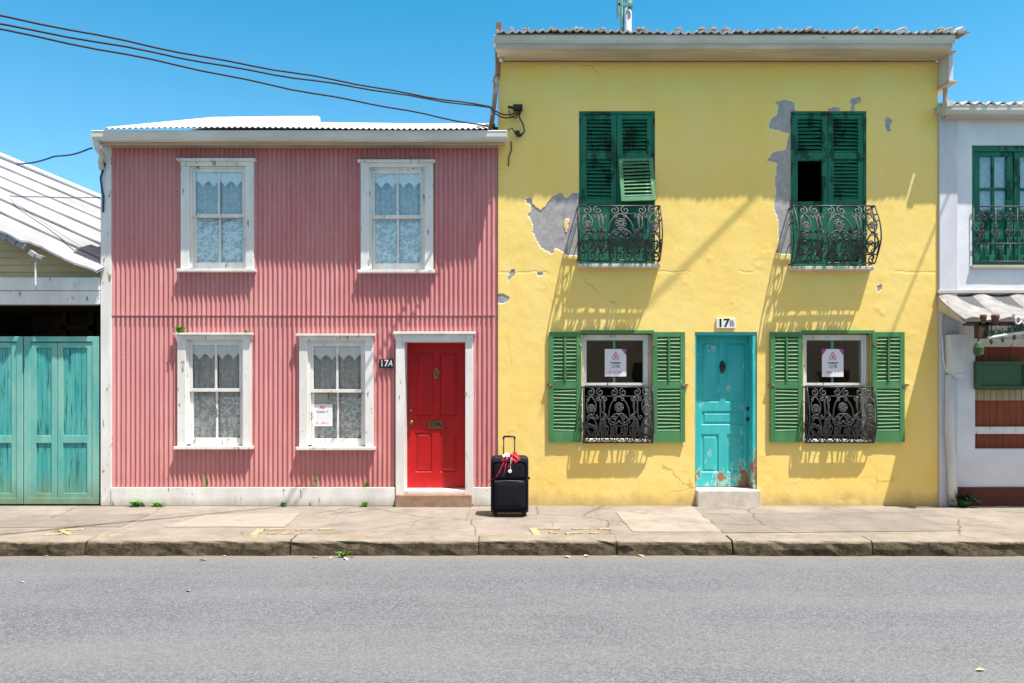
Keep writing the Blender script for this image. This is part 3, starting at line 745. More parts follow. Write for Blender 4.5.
# windows
def lace(x0, x1, zt, zb, zmid, y, label):
    root = thing('lace_curtain', label, 'curtain', ((x0+x1)/2, y, zb), 'lace curtains of the pink house')
    def drape(xa, xb, za, zc, amp, fr, ph, hem=None):
        n = 60; m = 14; vs = []; fs = []
        for j in range(m+1):
            for i in range(n+1):
                u = i/n; x = xa+(xb-xa)*u
                ztop = za; zlow = zc
                if hem: zlow = zc + hem*abs(math.sin(u*PI*hem_n))
                z = ztop + (zlow-ztop)*j/m
                vs.append((x, y + amp*math.sin(u*fr*2*PI+ph+.35*math.sin(j*.4)) + .3*amp*math.sin(u*fr*4.7*PI+1), z))
        for j in range(m):
            for i in range(n): fs.append((j*(n+1)+i, (j+1)*(n+1)+i, (j+1)*(n+1)+i+1, j*(n+1)+i+1))
        return vs, fs
    hem_n = 6
    mid = (x0+x1)/2
    for k, (xa, xb) in enumerate(((x0-.01, mid-.004), (mid+.004, x1+.01))):
        mb = MB(); hem_n = 4
        v, f = drape(xa, xb, zt, zb+.58, .014, 4.0, k*1.3); mb.add(v, f); d = mb.build('drape', M['lace'], root, smooth=True)
        mb = MB(); v, f = drape(xa, xb, zb+.58, zb-.03, .012, 4.0, k*1.3, .03); mb.add(v, f); mb.build('flower_hem', M['lace_flower'], d, smooth=True)
    y = .036
    mb = MB(); hem_n = 5; v, f = drape(x0-.01, x1+.01, zt+.02, zt-.215, .006, 5, .4, .075); mb.add(v, f); mb.build('valance', M['lace_valance'], root, smooth=True)
    return root
def sash_window(u0, u1, v0, v1, lab):
    x0, x1, zt, zb = X(u0), X(u1), Z(v0), Z(v1)
    r = random.Random(int(u0)); w = .112
    cs = MB(); cs.box(x0, x0+w, -.048, -.012, zb, zt-.1152); cs.box(x1-w, x1, -.048, -.012, zb, zt-.1152)
    cs.box(x0, x1, -.050, -.012, zt-.115, zt-.0551)
    cs.box(x0+w-.012, x0+w+.03, -.0118, .13, zb+.02, zt-.116); cs.box(x1-w-.03, x1-w+.012, -.0118, .13, zb+.02, zt-.116); cs.box(x0+w+.03, x1-w-.03, -.0118, .13, zt-.135, zt-.116)
    win = cs.build('window', M['white_wood'], pk, bevel=.004)
    mb = MB(); mb.box(x0-.035, x1+.03, -.095, -.012, zt-.0545, zt-.026); mb.build('head_cap', M['white_wood'], win, bevel=.004)
    mb = MB(); mb.box(x0-.035, x1+.025, -.088, .10, zb-.042, zb-.002); mb.build('sill', M['white_wood'], win, bevel=.005)
    xa, xb = x0+w+.03, x1-w-.03; zT = zt-.135; zm = (zT+zb)/2 + .045
    sa = MB(); frame(sa, xa+.001, xb-.001, zm-.02, zT-.001, .006, .038, .036, .036, .05, .045)
    sa.box((xa+xb)/2-.014, (xa+xb)/2+.014, .010, .034, zm+.025, zT-.051); s1 = sa.build('upper_sash', M['white_wood'], win, bevel=.003)
    mb = MB(); mb.box(xa+.037, xb-.037, .020, .024, zm+.025, zT-.051); mb.build('upper_pane', M['glass'], win)
    sa = MB(); frame(sa, xa+.001, xb-.001, zb+.001, zm+.018, .042, .074, .036, .036, .04, .105)
    sa.box((xa+xb)/2-.014, (xa+xb)/2+.014, .046, .070, zb+.106, zm-.022); sa.build('lower_sash', M['white_wood'], win, bevel=.003)
    mb = MB(); mb.box(xa+.037, xb-.037, .056, .060, zb+.106, zm-.022); mb.build('lower_pane', M['glass'], win)
    lace(xa-.02, xb+.02, zT-.03, zb+.08, zm, .086, lab)
    return (xa, xb, zb, zT, zm)
labs = ['lace curtain in the upper left window of the pink house, under the garage side eave',
        'lace curtain in the upper right window of the pink house, nearest the yellow wall',
        'lace curtain behind the ground floor window next to the turquoise gate',
        'lace curtain behind the window with the white paper notice, beside the red door']
wi = [sash_window(*WIN[i], labs[i]) for i in range(4)]
# red door
dx0, dx1 = X(405), X(465.5); dz0, dz1 = Z(490), Z(342)
DYR = .20
cs = MB(); cs.box(X(396.3), dx0, -.055, DYR+.02, .02, dz1); cs.box(dx1, X(473.5), -.055, DYR+.02, .02, dz1); cs.box(X(396.3), X(473.5), -.058, DYR+.02, dz1+.0005, Z(334.8)); cs.box(X(394), X(476), -.10, -.01, Z(334.7), Z(332.2))
cs.build('door_casing', M['white_wood'], pk, bevel=.005)
dl = MB(); sc = 1.0
door_leaf(dl, dx0+.003, dx1-.003, dz0+.004, dz1-.003, DYR, .045, [(X(413.5), X(431.3), Z(416.5), Z(350.5)), (X(438.3), X(457), Z(416.5), Z(350.5)), (X(413), X(430.5), Z(474), Z(433)), (X(438.3), X(456.5), Z(474), Z(433))])
rd_ = dl.build('front_door', M['red_door'], pk)
def knocker(cx, cz, y, parent, mat, s=1.0):
    mb = MB(); mb.lathe((cx, y-.012, cz+.05*s), [(.005,-.014),(.022*s,-.010),(.026*s,0),(.026*s,.012)], 'y', 12)
    mb.tube([(cx + .035*s*math.sin(a), y-.02, cz - .005 + .055*s*math.cos(a)*1.1) for a in [2*PI*i/18 for i in range(18)]], .008*s, 6, True)
    mb.lathe((cx, y-.012, cz-.065*s), [(.004,-.014),(.018*s,-.010),(.02*s,.012)], 'y', 12)
    mb.prism_y([(cx-.03*s, cz), (cx, cz-.05*s), (cx+.03*s, cz), (cx, cz+.05*s)], y-.012, y-.0005)
    return mb.build('knocker', mat, parent, smooth=False)
def knob(cx, cz, y, parent, mat, r=.026, name='knob'):
    mb = MB(); mb.lathe((cx, y, cz), [(.004,-.058),(r*.75,-.055),(r,-.044),(r*.92,-.032),(r*.45,-.022),(r*.45,-.010),(r*1.05,-.007),(r*1.08,0.0)], 'y', 16); return mb.build(name, mat, parent, smooth=True)
knocker(X(435), Z(373), DYR, rd_, M['brass'], .95)
knob(X(409.8), Z(423), DYR, rd_, M['brass'], .030); knob(X(409.7), Z(410.7), DYR, rd_, M['brass'], .024, 'lock'); knob(X(409), Z(389), DYR, rd_, M['brass'], .012, 'keyhole')
ms = MB(); mx0, mx1, mz0, mz1 = X(427), X(441.5), Z(429), Z(421.8); frame(ms, mx0, mx1, mz0, mz1, DYR-.014, DYR-.001, .012, .012, .012, .012)
ms.box(mx0+.012, mx1-.012, DYR-.006, DYR-.0012, mz0+.012, mz1-.012)
slot = ms.build('letter_slot', M['brass'], rd_)
mt = MB(); mt.text('17A', .080, (mx0+mx1)/2, (mz0+mz1)/2, DYR-.0075, bold=.002, sx=1.15); mt.build('slot_numerals', M['ink_black'], slot) if False else mt.build('slot_numerals', M['ink_black'], rd_)
st = MB(); st.box(X(396.5), X(472.2), -.13, DYR+.05, -.02, Z(493.5)); st.build('doorstep', M['red_step'], pk, bevel=.012)
st = MB(); st.box(dx0+.002, dx1-.002, -.06, DYR+.04, Z(493.3), dz0); st.build('threshold', M['white_wood'], pk, bevel=.004)
# house number on black plate
pl = MB(); a0, a1, b0, b1 = X(379.6), X(393.6), Z(368), Z(359.2); pl.box(a0, a1, -.032, -.020, b0, b1)
np_ = pl.build('house_number_plate', M['plate_black'], None, bevel=.003); tag(np_, 'small black enamel plate with white 17A on the pink wall beside the red door', 'house number')
t = MB(); t.text('17', .125, a0+.066, (b0+b1)/2, -.0325, bold=.002, sx=.95); t.text('A', .115, a1-.042, (b0+b1)/2, -.0325, shear=.25, bold=.001, sx=.8); t.build('numerals', M['plate_white'], np_)
# papers in the fourth window
xa, xb, zb_, zT_, zm_ = wi[3]
pa = MB(); pa.box(X(313.8,.12), X(333.7,.12), .0535, .0547, Z(426,.12), Z(404,.12)); po = pa.build('notice_sheet', M['paper'], None); tag(po, 'white paper notice with pink heading taped inside the lower pane beside the red door', 'notice')
def strokes(mb, x0, x1, z, h, y, n, seed, wave=0.0):
    r = random.Random(seed); w = (x1-x0)/n
    for i in range(n):
        if r.random() < .12: continue
        a = x0+w*i; mb.box(a+w*.10, a+w*.36, y-.0004, y, z-h/2, z+h/2*r.choice((.6, 1, 1)))
        mb.box(a+w*.36, a+w*.85, y-.0004, y, z+h*r.choice((-.5, -.1, .25)), z+h*r.choice((.3, .42, .5)))
cx = (X(313.8,.12)+X(333.7,.12))/2
t = MB(); t.text('Air', .062, cx, Z(407.2,.12), .0530, bold=.002); strokes(t, cx-.085, cx+.085, Z(423,.12), .024, .0534, 11, 3); t.build('pink_print', M['ink_pink'], po)
t = MB(); t.text('Number 17', .034, cx, Z(411.6,.12), .0530, bold=.0006); t.build('dark_print', M['ink_blue'], po)
pa = MB(); pa.box(X(314,.125), X(329,.125), .0625, .0635, Z(405.5,.125), Z(393.5,.125)); po2 = pa.build('notice_sheet', M['cream_paper'], None); tag(po2, 'blank cream paper sheet tucked above the white notice in the window beside the red door', 'notice')

# ================================================================== YELLOW HOUSE
yh = thing('yellow_house', 'two storey house of peeling yellow plaster with green shutters and turquoise door', 'house', (X(718), 0, 0))
yx0, yx1 = X(498), X(938); yzt = 5.99
UP = [(579, 655, 111, 266.5), (790.7, 866.5, 111, 269)]
LO = [(582, 653, 333, 441.5), (803.5, 872.5, 333, 442)]
DO = (695, 757, 332, 506.5)
holes = [(X(a), X(b), Z(d), Z(c)) for a, b, c, d in UP + LO + [DO]]
def z8(pts, sx, ox, oy): return [(X(ox + a/sx), Z(oy + b/sx)) for a, b in pts]
PATCH = [
 z8([(195,75),(205,95),(222,108),(240,120),(258,98),(275,80),(290,60),(308,55),(325,50),(335,75),(355,58),(392,48),(392,302),(352,292),(340,294),(325,288),(300,270),(285,292),(268,280),(250,270),(232,258),(222,240),(218,215),(208,205),(205,180),(196,150),(188,140),(200,118)], 3.938, 480, 180),
 z8([(335,150),(348,150),(350,180),(340,200),(334,180)], 3.938, 480, 180),
 z8([(120,42),(150,30),(185,45),(190,75),(190,562),(150,562),(125,555),(135,520),(130,450),(118,400),(125,340),(118,300),(130,250),(95,235),(110,215),(160,205),(165,150),(130,135),(98,130),(105,100),(130,85),(135,55)], 3.415, 740, 90),
 z8([(300,62),(320,57),(342,60),(342,78),(300,78)], 3.415, 740, 90), z8([(378,32),(415,20),(417,42),(393,50),(394,76),(378,76),(382,45)], 3.415, 740, 90),
 z8([(498,92),(510,96),(519,103),(517,118),(512,122),(515,140),(505,147),(500,130),(497,115)], 3.415, 740, 90),
 z8([(465,672),(480,665),(484,682),(470,690)], 3.415, 740, 90),
 z8([(112,372),(122,352),(138,350),(136,372),(120,388),(108,400)], 3.938, 480, 180), z8([(68,455),(92,445),(114,462),(104,484),(80,490),(66,478)], 3.938, 480, 180),
 z8([(222,366),(246,362),(244,378),(226,380)], 3.938, 480, 180), z8([(178,78),(200,68),(204,88),(186,98)], 3.938, 480, 180)]
PATCH[1:2] = []
def yellow_fields(gx, gz):
    wx = gx + fbm(gx*9, gz*9, 61)*.05 + fbm(gx*40, gz*40, 67, 2)*.016; wz = gz + fbm(gx*9, gz*9, 71)*.05 + fbm(gx*40, gz*40, 77, 2)*.016
    m = np.zeros(gx.shape, bool)
    for p in PATCH: m |= inpoly(wx, wz, p)
    isl = inpoly(wx, wz, z8([(335,150),(348,150),(350,185),(340,205),(332,180)], 3.938, 480, 180)); m &= ~isl
    return m
def yellow_y(gx, gz):
    m = yellow_fields(gx, gz)
    d = fbm(gx*2.2, gz*2.2, 81, 3)*.010 + fbm(gx*9, gz*9, 91, 3)*.0035
    edge = fbm(gx*6, gz*6, 95, 3)
    blister = np.clip(fbm(gx*3.0, gz*3.0, 99, 4) - .20, 0, 1)*.03
    seam = np.abs(gz - (Z(272) + fbm(gx*5, gx*0+1, 5)*.07)) < .012
    seam &= vnoise(gx*3.5, gx*0, 15) > .48
    return d + m*.009 - blister + seam*.0022
wl = MB()
GXf, GZf = grid(wl, np.arange(yx0, yx1+.001, .0145), np.arange(-.02, yzt+.01, .0145), holes, yellow_y)
nb = len(wl.v)
bare = yellow_fields(GXf, GZf).astype(float)
for h in holes: reveal(wl, h[0], h[1], h[2], h[3], 0.0, .24)
wl.box(yx0+.002, yx0+.05, .012, 7.0, 0, yzt); wl.box(yx1-.05, yx1-.002, .012, 7.0, 0, yzt)
bare = np.concatenate([bare, np.zeros(len(wl.v)-nb)])
wl.build('wall', M['yellow'], yh, attrs={'bare': bare}, smooth=False)
bd = MB(); bd.box(yx0+.05, yx1-.05, 6.9, 7, 0, yzt); bd.box(yx0+.05, yx1-.05, .24, 6.9, -.02, .03); bd.box(yx0+.05, yx1-.05, .24, 6.9, 2.75, 2.85); bd.box(yx0+.05, yx1-.05, .26, 6.9, yzt-.06, yzt-.01)
bd.box(yx0+.05, yx1-.05, 3.0, 3.1, .03, 2.75); bd.box(yx0+.05, yx1-.05, 2.0, 2.1, 2.85, yzt-.06)
bd.box(X(690)-.02, X(690)+.02, .3, 3.0, .03, 2.75); bd.box(X(765)-.02, X(765)+.02, .3, 3.0, .03, 2.75)
# inner leaf of the masonry so no daylight slips past the shutters
hz = [(h[0]-.02, h[1]+.02) for h in holes]
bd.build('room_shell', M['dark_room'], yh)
# eaves
gy = -.43
go = gutter(X(494, gy), X(955, gy), gy, gy+.13, Z(34.8, gy), Z(42.5, gy)).build('gutter', M['white_trim'], yh)
fa = MB(); fa.box(X(495.5, gy), X(954, gy), gy+.03, gy+.128, Z(47.8, gy), Z(42.7, gy)); fa.build('fascia', M['cream_board'], yh, bevel=.006)
so = MB(); so.box(X(497.5), yx1+.08, gy+.129, -.03, yzt, yzt+.02); so.box(X(499), X(938), -.0298, -.004, yzt-.16+.0, yzt-.001) if False else None
so.box(X(498.6), X(940), -.012+.0, -.004, yzt-.03, yzt-.001) if False else None; so.build('soffit', M['cream_board'], yh, bevel=.01)
# roof sheet of grey ribs with broken lumpy front edge
rf = MB(); xs = np.arange(X(497, gy), X(969, gy), .0125); rz0 = Z(31.3, gy); n = len(xs)
r = random.Random(5); seg = {}
def rib(q):
    k = int(math.floor(q/.099)); 
    if k not in seg: seg[k] = (r.uniform(-.006, .008), r.uniform(-.006, .006), r.choice((0,0,0,0,.012)))
    return seg[k]
vs = []; YS = [gy-.035, gy-.03, gy+.3, 1.0, 3.2]
for j, y in enumerate(YS):
    for q in xs:
        a, b, c = rib(q); e_ = (1 if j < 3 else 0)
        vs.append((q, y + b*(j < 2), rz0 + .20*(y-gy) + .015*math.cos(q/.099*2*PI) + (a + c)*e_ + .012*math.sin(q*2.1)))
fs = []
for j in range(len(YS)-1):
    for i in range(n-1): fs.append((j*n+i, j*n+i+1, (j+1)*n+i+1, (j+1)*n+i))
rf.add(vs, fs); zr = rz0 + .20*(3.2-gy)
rf.quad((xs[-1], 3.2, zr),(xs[-1], 7.2, zr-.8),(xs[0], 7.2, zr-.8),(xs[0], 3.2, zr))
rfo = rf.build('roof', M['roof_tile'], yh); so = rfo.modifiers.new('sheet', 'SOLIDIFY'); so.thickness = .018; so.offset = -1
# individual raised ends scattered along the eave
r = random.Random(9); q = X(503, gy)
while q < X(963, gy):
    if r.random() < .30:
        h = r.uniform(.008, .022); w = r.uniform(.03, .06); L = r.uniform(.12, .3)
        lm = MB(); lm.add([(q-w, gy-.03, rz0+.02), (q, gy-.032, rz0+.035+h), (q+w, gy-.03, rz0+.02), (q-w, gy+L, rz0+.07), (q, gy+L, rz0+.085+h*.7), (q+w, gy+L, rz0+.07)], [(0,2,1),(0,1,4,3),(1,2,5,4),(3,4,5),(0,3,5,2)]); lm.build('broken_tile', M['roof_tile'], rfo)
    q += r.uniform(.06, .20)
bt = MB(); bt.box(X(497, gy), X(964, gy), gy+.012, gy+.12, Z(34.6, gy), Z(32.6, gy)); bt.build('batten', M['tile_edge'], yh)
gbm = MB(); gbm.prism_x([(.02, yzt+.02), (.02, rz0+.0), (3.2, zr-.05), (6.95, zr-.8), (6.95, yzt+.02)], yx0+.02, yx1-.02); gbm.build('roof_frame', M['dark_room'], yh)
cp = MB(); cp.box(X(496, -.2), X(501.5,-.2), -.36, -.25, Z(33,-.3), Z(24.5,-.3)); cp.build('ridge_cap', M['tile_edge'], yh)
# flue on the roof
fl = MB(); fx = X(628.3, 2.0); fl.lathe((fx, 2.0, 6.3), [(.055,0),(.055,1.45)], 'z', 16)
ch = thing('chimney_flue', 'twin metal roof flue, one zinc pipe and one verdigris pipe with clamp', 'flue', (X(625, 2.0), 2.0, 6.3))
fl.build('zinc_pipe', M['chimney_grey'], ch, smooth=True)
fl = MB(); fl.lathe((X(622.3, 2.03), 2.03, 6.3), [(.030,0),(.030,1.9)], 'z', 12); fl.lathe((X(629, 2.0), 2.0, 7.74), [(.066,0),(.066,.05),(.058,.06),(.058,.5)], 'z', 16); fl.build('green_pipe', M['chimney_teal'], ch, smooth=True)
cl = MB(); cl.box(X(617.5, 1.9), X(634, 1.9), 1.90, 1.925, 7.73, 7.78); cl.box(X(618, 1.9), X(620.5, 1.9), 1.9, 2.1, 7.62, 7.9); cl.build('clamp', M['chimney_teal'], ch, bevel=.004)
# downpipe of broken sections on the left edge
dp = MB(); dp.tube([W(497.5,48,-.10), W(498,62,-.09), W(497.5,76,-.085)], .038, 10); dp.tube([W(497,77,-.085), W(495.5,82,-.085), W(495,84,-.085)], .042, 10)
dp.tube([W(496,84,-.08), W(494.5,100,-.08), W(492.3,118,-.08), W(491,127,-.10)], .032, 10)
dpo = dp.build('downpipe', M['rust_pipe'], yh, smooth=True)
dp = MB(); dp.tube([W(499,84,-.06), W(498.5,126,-.06)], .012, 6); dp.lathe(W(500.5,60,-.12), [(.02,-.02),(.03,0),(.03,.03)], 'x', 8); dp.build('conduit', M['white_pipe'], dpo, smooth=True)

# balcony doors upstairs, each with two louvred leaves
def upper(i, u0, u1, v0, v1):
    x0, x1 = X(u0), X(u1); zt = Z(v0); zb = Z(v1); xm = (x0+x1)/2
    fr = MB(); frame(fr, x0+.001, x1-.001, zb+.02, zt-.001, .010, .12, .03, .03, .035, .0)
    win = fr.build('balcony_door', M['shutter_dark'], yh, bevel=.003)
    P = [(Z(v0+151), Z(v0+128), 'solid'), (Z(v0+122), Z(v0+93), 'solid'), (Z(v0+87.5), Z(v0+47.5), 'louvre'), (Z(v0+41), Z(v0+7.5), 'louvre')]
    for k, (a, b) in enumerate(((x0+.031, xm-.004), (xm+.004, x1-.031))):
        Q = list(P)
        if i == 0 and k == 1: Q[2] = (Q[2][0]+.01, Q[2][1], 'open')
        if i == 1 and k == 0: Q[2] = (Z(v0+90), Z(v0+49), 'open')
        mb = MB(); louvre_leaf(mb, a, b, zb+.025, zt-.04, .022, .042, .072, Q, .049)
        mb.build('shutter', M['shutter_dark'], win, bevel=.0)
    for xx in (x0+.012, x1-.012):
        for zz in (zt-.14, zb+.9):
            hg = MB(); hg.box(xx-.012, xx+.012, .002, .02, zz-.04, zz+.04); hg.build('hinge', M['black_metal'], win)
    if i == 0:                                            # one louvred flap propped out at its foot
        mb = MB(); a, b = xm+.075, x1-.1; hgt = P[2][1]-P[2][0]
        louvre_leaf(mb, a-.055, b+.07, -hgt-.07, 0, -.02, .036, .05, [(-hgt-.01, -.035, 'louvre')], .049)
        piv = Vector(((a+b)/2, .02, P[2][1]))
        R = Matrix.Translation(piv) @ Matrix.Rotation(math.radians(-11), 4, 'X') @ Matrix.Rotation(math.radians(-2.0), 4, 'Y') @ Matrix.Translation(Vector((-piv.x, 0, 0)))
        mb.v = [tuple(R @ Vector(p)) for p in mb.v]
        mb.build('propped_flap', M['shutter_pale'], win)
    bc = MB(); sb = Z(v1+1.5); bc.box(X(u0-2), X(u1+4.0), -.125, .015, Z(v1+2.2), Z(v1-1.3))
    balc = bc.build('balcony', M['concrete_step'], yh, label=None, bevel=.008)
    iron_basket(balc, X(u0-1.8), X(u1+2.4), Z(v1-4.0), Z(v0+98), .165, .335)
upper(0, *UP[0]); upper(1, *UP[1])

# ground floor windows with open shutters and iron grilles
def lower(i, u0, u1, v0, v1):
    x0, x1 = X(u0), X(u1); zt = Z(v0); zb = Z(v1)
    fr = MB(); frame(fr, x0+.002, x1-.06, zb+.03, zt-.02, .045, .14, .035, .03, .04, 0); fr.box(x1-.058, x1-.003, .10, .14, zb+.03, zt-.02)
    fr.box(x0+.004, x1-.004, -.03, .20, zb+.001, zb+.029)
    win = fr.build('window', M['white_wood'], yh, bevel=.003)
    ln = MB(); ln.box(X(u0-1.6), X(u1+.6), -.045, -.003, Z(v0+.8), Z(v0-2.6)); ln.build('head_board', M['shutter_green'], win, bevel=.003)
    zm = Z(v0+52.5); zg = Z(v0+49.5)
    sa = MB(); frame(sa, x0+.038, x1-.091, zm, zt-.061, .06, .095, .028, .028, .03, .035); sa.build('sash', M['white_wood'], win, bevel=.002)
    mb = MB(); mb.box(x0+.066, x1-.119, .074, .078, zm+.035, zt-.091); mb.build('pane', M['glass'], win)
    rs = MB(); frame(rs, x0+.045, x1-.095, zm+.01, zt-.07, .105, .13, .028, .028, .03, .03); rs.box((x0+x1)/2-.045, (x0+x1)/2-.015, .105, .13, zm+.04, zt-.1); rs.build('raised_sash', M['teal_gate_frame'], win)
    sh = []
    for k, (a, b) in enumerate(((u0-33.0, u0-.8), (u1-.2, u1+32.0))):
        mb = MB(); za, zc = Z(441.8), Z(332.3)
        louvre_leaf(mb, X(a,-.04), X(b,-.04), za, zc, -.046, .036, .062, [(Z(431), Z(388.5), 'louvre'), (Z(381.5), Z(337), 'louvre')], .047, rod=1.6)
        s_ = mb.build('shutter', M['shutter_green'], win)
        hk = MB(); zz = Z(385); xx = X(a)+.012 if k == 0 else X(b)-.012
        hk.box(xx-.04, xx+.03, -.056, -.047, zz-.014, zz+.014); hk.box(xx-.05 if k == 0 else xx+.02, xx-.02 if k == 0 else xx+.05, -.056, -.005, zz-.008, zz+.008)
        hk.build('shutter_catch', M['rust_pipe'], win)
        for zq in (Z(345), Z(430)):
            q = X(b)-.006 if k == 0 else X(a)+.006
            hk = MB(); hk.box(q-.02, q+.02, -.052, -.0465, zq-.02, zq+.02); hk.build('hinge', M['rust_pipe'], win)
    root = MB(); root.box(X(u0+1)-.02, X(u0+1), -.02, .04, Z(387)-.01, Z(387)+.01); root.box(X(u1-1), X(u1-1)+.015, -.02, .04, Z(387)-.01, Z(387)+.01)
    gr = root.build('window_grille', M['iron'], yh)
    iron_basket(gr, X(u0+1.2), X(u1-1.5), Z(442.2), Z(387), .075, .165)
lower(0, *LO[0]); lower(1, *LO[1])
def poster(u0, u1, v0, v1, lab, both, seed):
    y = .0725; x0, x1, zb, zt = X(u0, y), X(u1, y), Z(v1, y), Z(v0, y); w = x1-x0; h = zt-zb; cx = (x0+x1)/2
    mb = MB(); mb.box(x0, x1, y, y+.001, zb, zt); o = mb.build('window_poster', M['paper'], None); tag(o, lab, 'poster', 'posters in the windows of the yellow house')
    t = MB(); c = w*.23; t.prism_y([(x1-c, zt-.0005), (x1-.0005, zt-c*1.35), (x1-.0005, zt-.0005)], y-.0008, y-.0002)
    if both: t.prism_y([(x0+.0005, zt-c*1.35), (x0+c, zt-.0005), (x0+.0005, zt-.0005)], y-.0008, y-.0002)
    t.build('corner_colour', M['ink_purple'], o)
    t = MB(); lz = zt - h*.255; s = w*.17                    # looped emblem
    def loop(k): return [(cx+s*a*k, y-.002, lz+s*b*k) for a, b in ((0,1.15),(.25,.75),(.55,.1),(.85,-.55),(.78,-.95),(.45,-1.0),(.1,-.62),(-.22,-.12),(-.16,.18),(0,.26),(.16,.18),(.22,-.12),(-.1,-.62),(-.45,-1.0),(-.78,-.95),(-.85,-.55),(-.55,.1),(-.25,.75))]
    t.tube(loop(1.0), w*.016, 5, True); t.build('emblem', M['ink_pink'], o); t = MB(); strokes(t, cx-w*.30, cx+w*.30, zb+h*.165, h*.06, y-.0003, 10, seed); t.build('pink_print', M['ink_pink'], o)
    t = MB(); t.text('Available', w*.135, cx, zt-h*.50, y-.001, bold=.001); t.text('127B', w*.19, cx, zt-h*.635, y-.001, bold=.0004); t.build('dark_print', M['ink_blue'], o)
poster(604.8, 626.3, 349, 376.5, 'white poster with one purple corner in the window left of the turquoise door', False, 5)
poster(822, 843.5, 349, 376.8, 'white poster with two purple corners in the window right of the turquoise door', True, 8)
# furniture dimly seen inside is left to the dark; turquoise door
ox0, ox1 = X(695), X(757); tz0, tz1 = Z(489), Z(332); DYT = .205
dj = MB(); dj.box(ox1-.055, ox1-.002, .012, DYT+.06, tz0, tz1-.04); dj.box(ox0+.002, ox0+.020, .012, DYT+.06, tz0, tz1-.04); dj.box(ox0+.002, ox1-.002, .012, DYT+.06, tz1-.039, tz1-.002); dj.build('door_frame', M['door_teal'], yh, bevel=.003)
dl = MB(); q = 3.252; fx_ = lambda a: X(530 + a/q, DYT); fz_ = lambda b: Z(310 + b/q, DYT)
door_leaf(dl, ox0+.022, ox1-.058, tz0+.006, tz1-.042, DYT, .05, [(fx_(555), fx_(616), fz_(300), fz_(102)), (fx_(635), fx_(708), fz_(300), fz_(102)), (fx_(558), fx_(700), fz_(374), fz_(328)), (fx_(556), fx_(614), fz_(528), fz_(403)), (fx_(640), fx_(700), fz_(528), fz_(403))])
td = dl.build('front_door', M['door_teal'], yh)
knocker(fx_(625), fz_(184), DYT, td, M['black_metal'], 1.05); knob(fx_(709), fz_(321), DYT, td, M['black_metal'], .026, 'lock'); knob(fx_(711), fz_(355), DYT, td, M['black_metal'], .034)
st = MB(); st.box(X(697.3,-.08), X(760.5,-.08), -.10, -.002, -.03, Z(490.5,-.1)); st.box(ox0+.002, ox1-.002, -.0015, DYT+.10, -.03, tz0-.003); st.build('doorstep', M['concrete_step'], yh, bevel=.012)
pl = MB(); a0, a1, b0, b1 = X(716), X(735), Z(328.4), Z(318.4); pl.box(a0, a1, -.022, -.001, b0, b1)
np2 = pl.build('house_number_plate', M['plate_white'], None, bevel=.004); tag(np2, 'white enamel plate reading 17B on the yellow wall above the turquoise door', 'house number')
t = MB(); t.text('17', .155, a0+.095, (b0+b1)/2, -.0225, bold=.005, sx=1.05); t.build('numerals', M['ink_black'], np2)
t = MB(); t.text('B', .11, a1-.05, (b0+b1)/2-.006, -.0225, bold=.003); t.build('suffix_letter', M['ink_faded'], np2)

# ================================================================== WHITE HOUSE ON THE RIGHT
wh = thing('white_house', 'white plastered house with green balcony doors and street awning', 'house', (7.6, 0, 0))
wx0, wx1 = X(938)+.004, 10.2; wzt = Z(112)
fd = (X(972), X(1060), Z(267), Z(145)); sw_ = (X(975), X(1072), Z(449), Z(338))
wl = MB(); grid(wl, np.arange(X(956.5), wx1, .03), np.arange(-.02, wzt, .03), [fd, sw_], lambda a, b: fbm(a*3, b*3, 33)*.006)
for h in (fd, sw_): reveal(wl, *h, 0.0, .18)
wl.box(wx0+.05, wx0+.10, .02, 6.5, 0, wzt); wl.box(wx1-.06, wx1, .012, 6.5, 0, wzt); wl.box(wx0+.10, wx1-.06, 6.4, 6.5, 0, wzt)
wl.build('wall', M['white_plaster'], wh)
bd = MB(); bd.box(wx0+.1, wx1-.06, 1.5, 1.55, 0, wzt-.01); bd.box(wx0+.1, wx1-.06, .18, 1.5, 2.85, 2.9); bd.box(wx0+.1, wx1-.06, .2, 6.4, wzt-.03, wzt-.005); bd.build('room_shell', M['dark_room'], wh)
pi = MB(); pi.box(wx0, X(956.4), -.03, .10, -.01, Z(103)); pi.box(wx0-.0, wx0+.06, -.24, .5, Z(88), yzt+.012) ; pi.build('pilaster', M['pilaster'], wh, bevel=.006)
pc = MB(); pc.box(wx0-.02, wx0+.10, -.26, .2, Z(90.5), Z(88.2)); pc.build('pilaster_cap', M['cream_board'], wh, bevel=.004)
pp = MB(); pp.box(X(940.5), X(944.5), -.075, -.051, Z(104), Z(91)); pp.build('bracket', M['cream_slats'], wh, bevel=.003)
pb = MB(); pb.box(X(957), wx1, -.025, .0, -.02, Z(487)); pb.build('plinth', M['brick_plinth'], wh)
ey = -.27
gutter(X(946, ey), wx1+.1, ey, ey+.11, Z(104.5, ey), Z(112.5, ey)).build('gutter', M['white_trim'], wh)
ef = MB(); ef.box(X(948, -.2), wx1, ey+.112, ey+.13, Z(117,-.15), Z(105,-.15)); ef.box(X(950,-.15), wx1, ey+.131, -.004, Z(117.2,-.15)+.03, Z(117.2,-.15)+.05); ef.box(X(955), wx1, -.05, -.004, wzt-.10, Z(117,-.15)+.028); ef.build('fascia', M['white_trim'], wh)
rf = MB(); xs = np.arange(X(950, ey), wx1+.1, .0125); n = len(xs); vs = []; r = random.Random(11); seg = {}; YS = [ey-.012, ey-.008, .2, 1.2, 3.2]
zz0 = Z(103, ey)
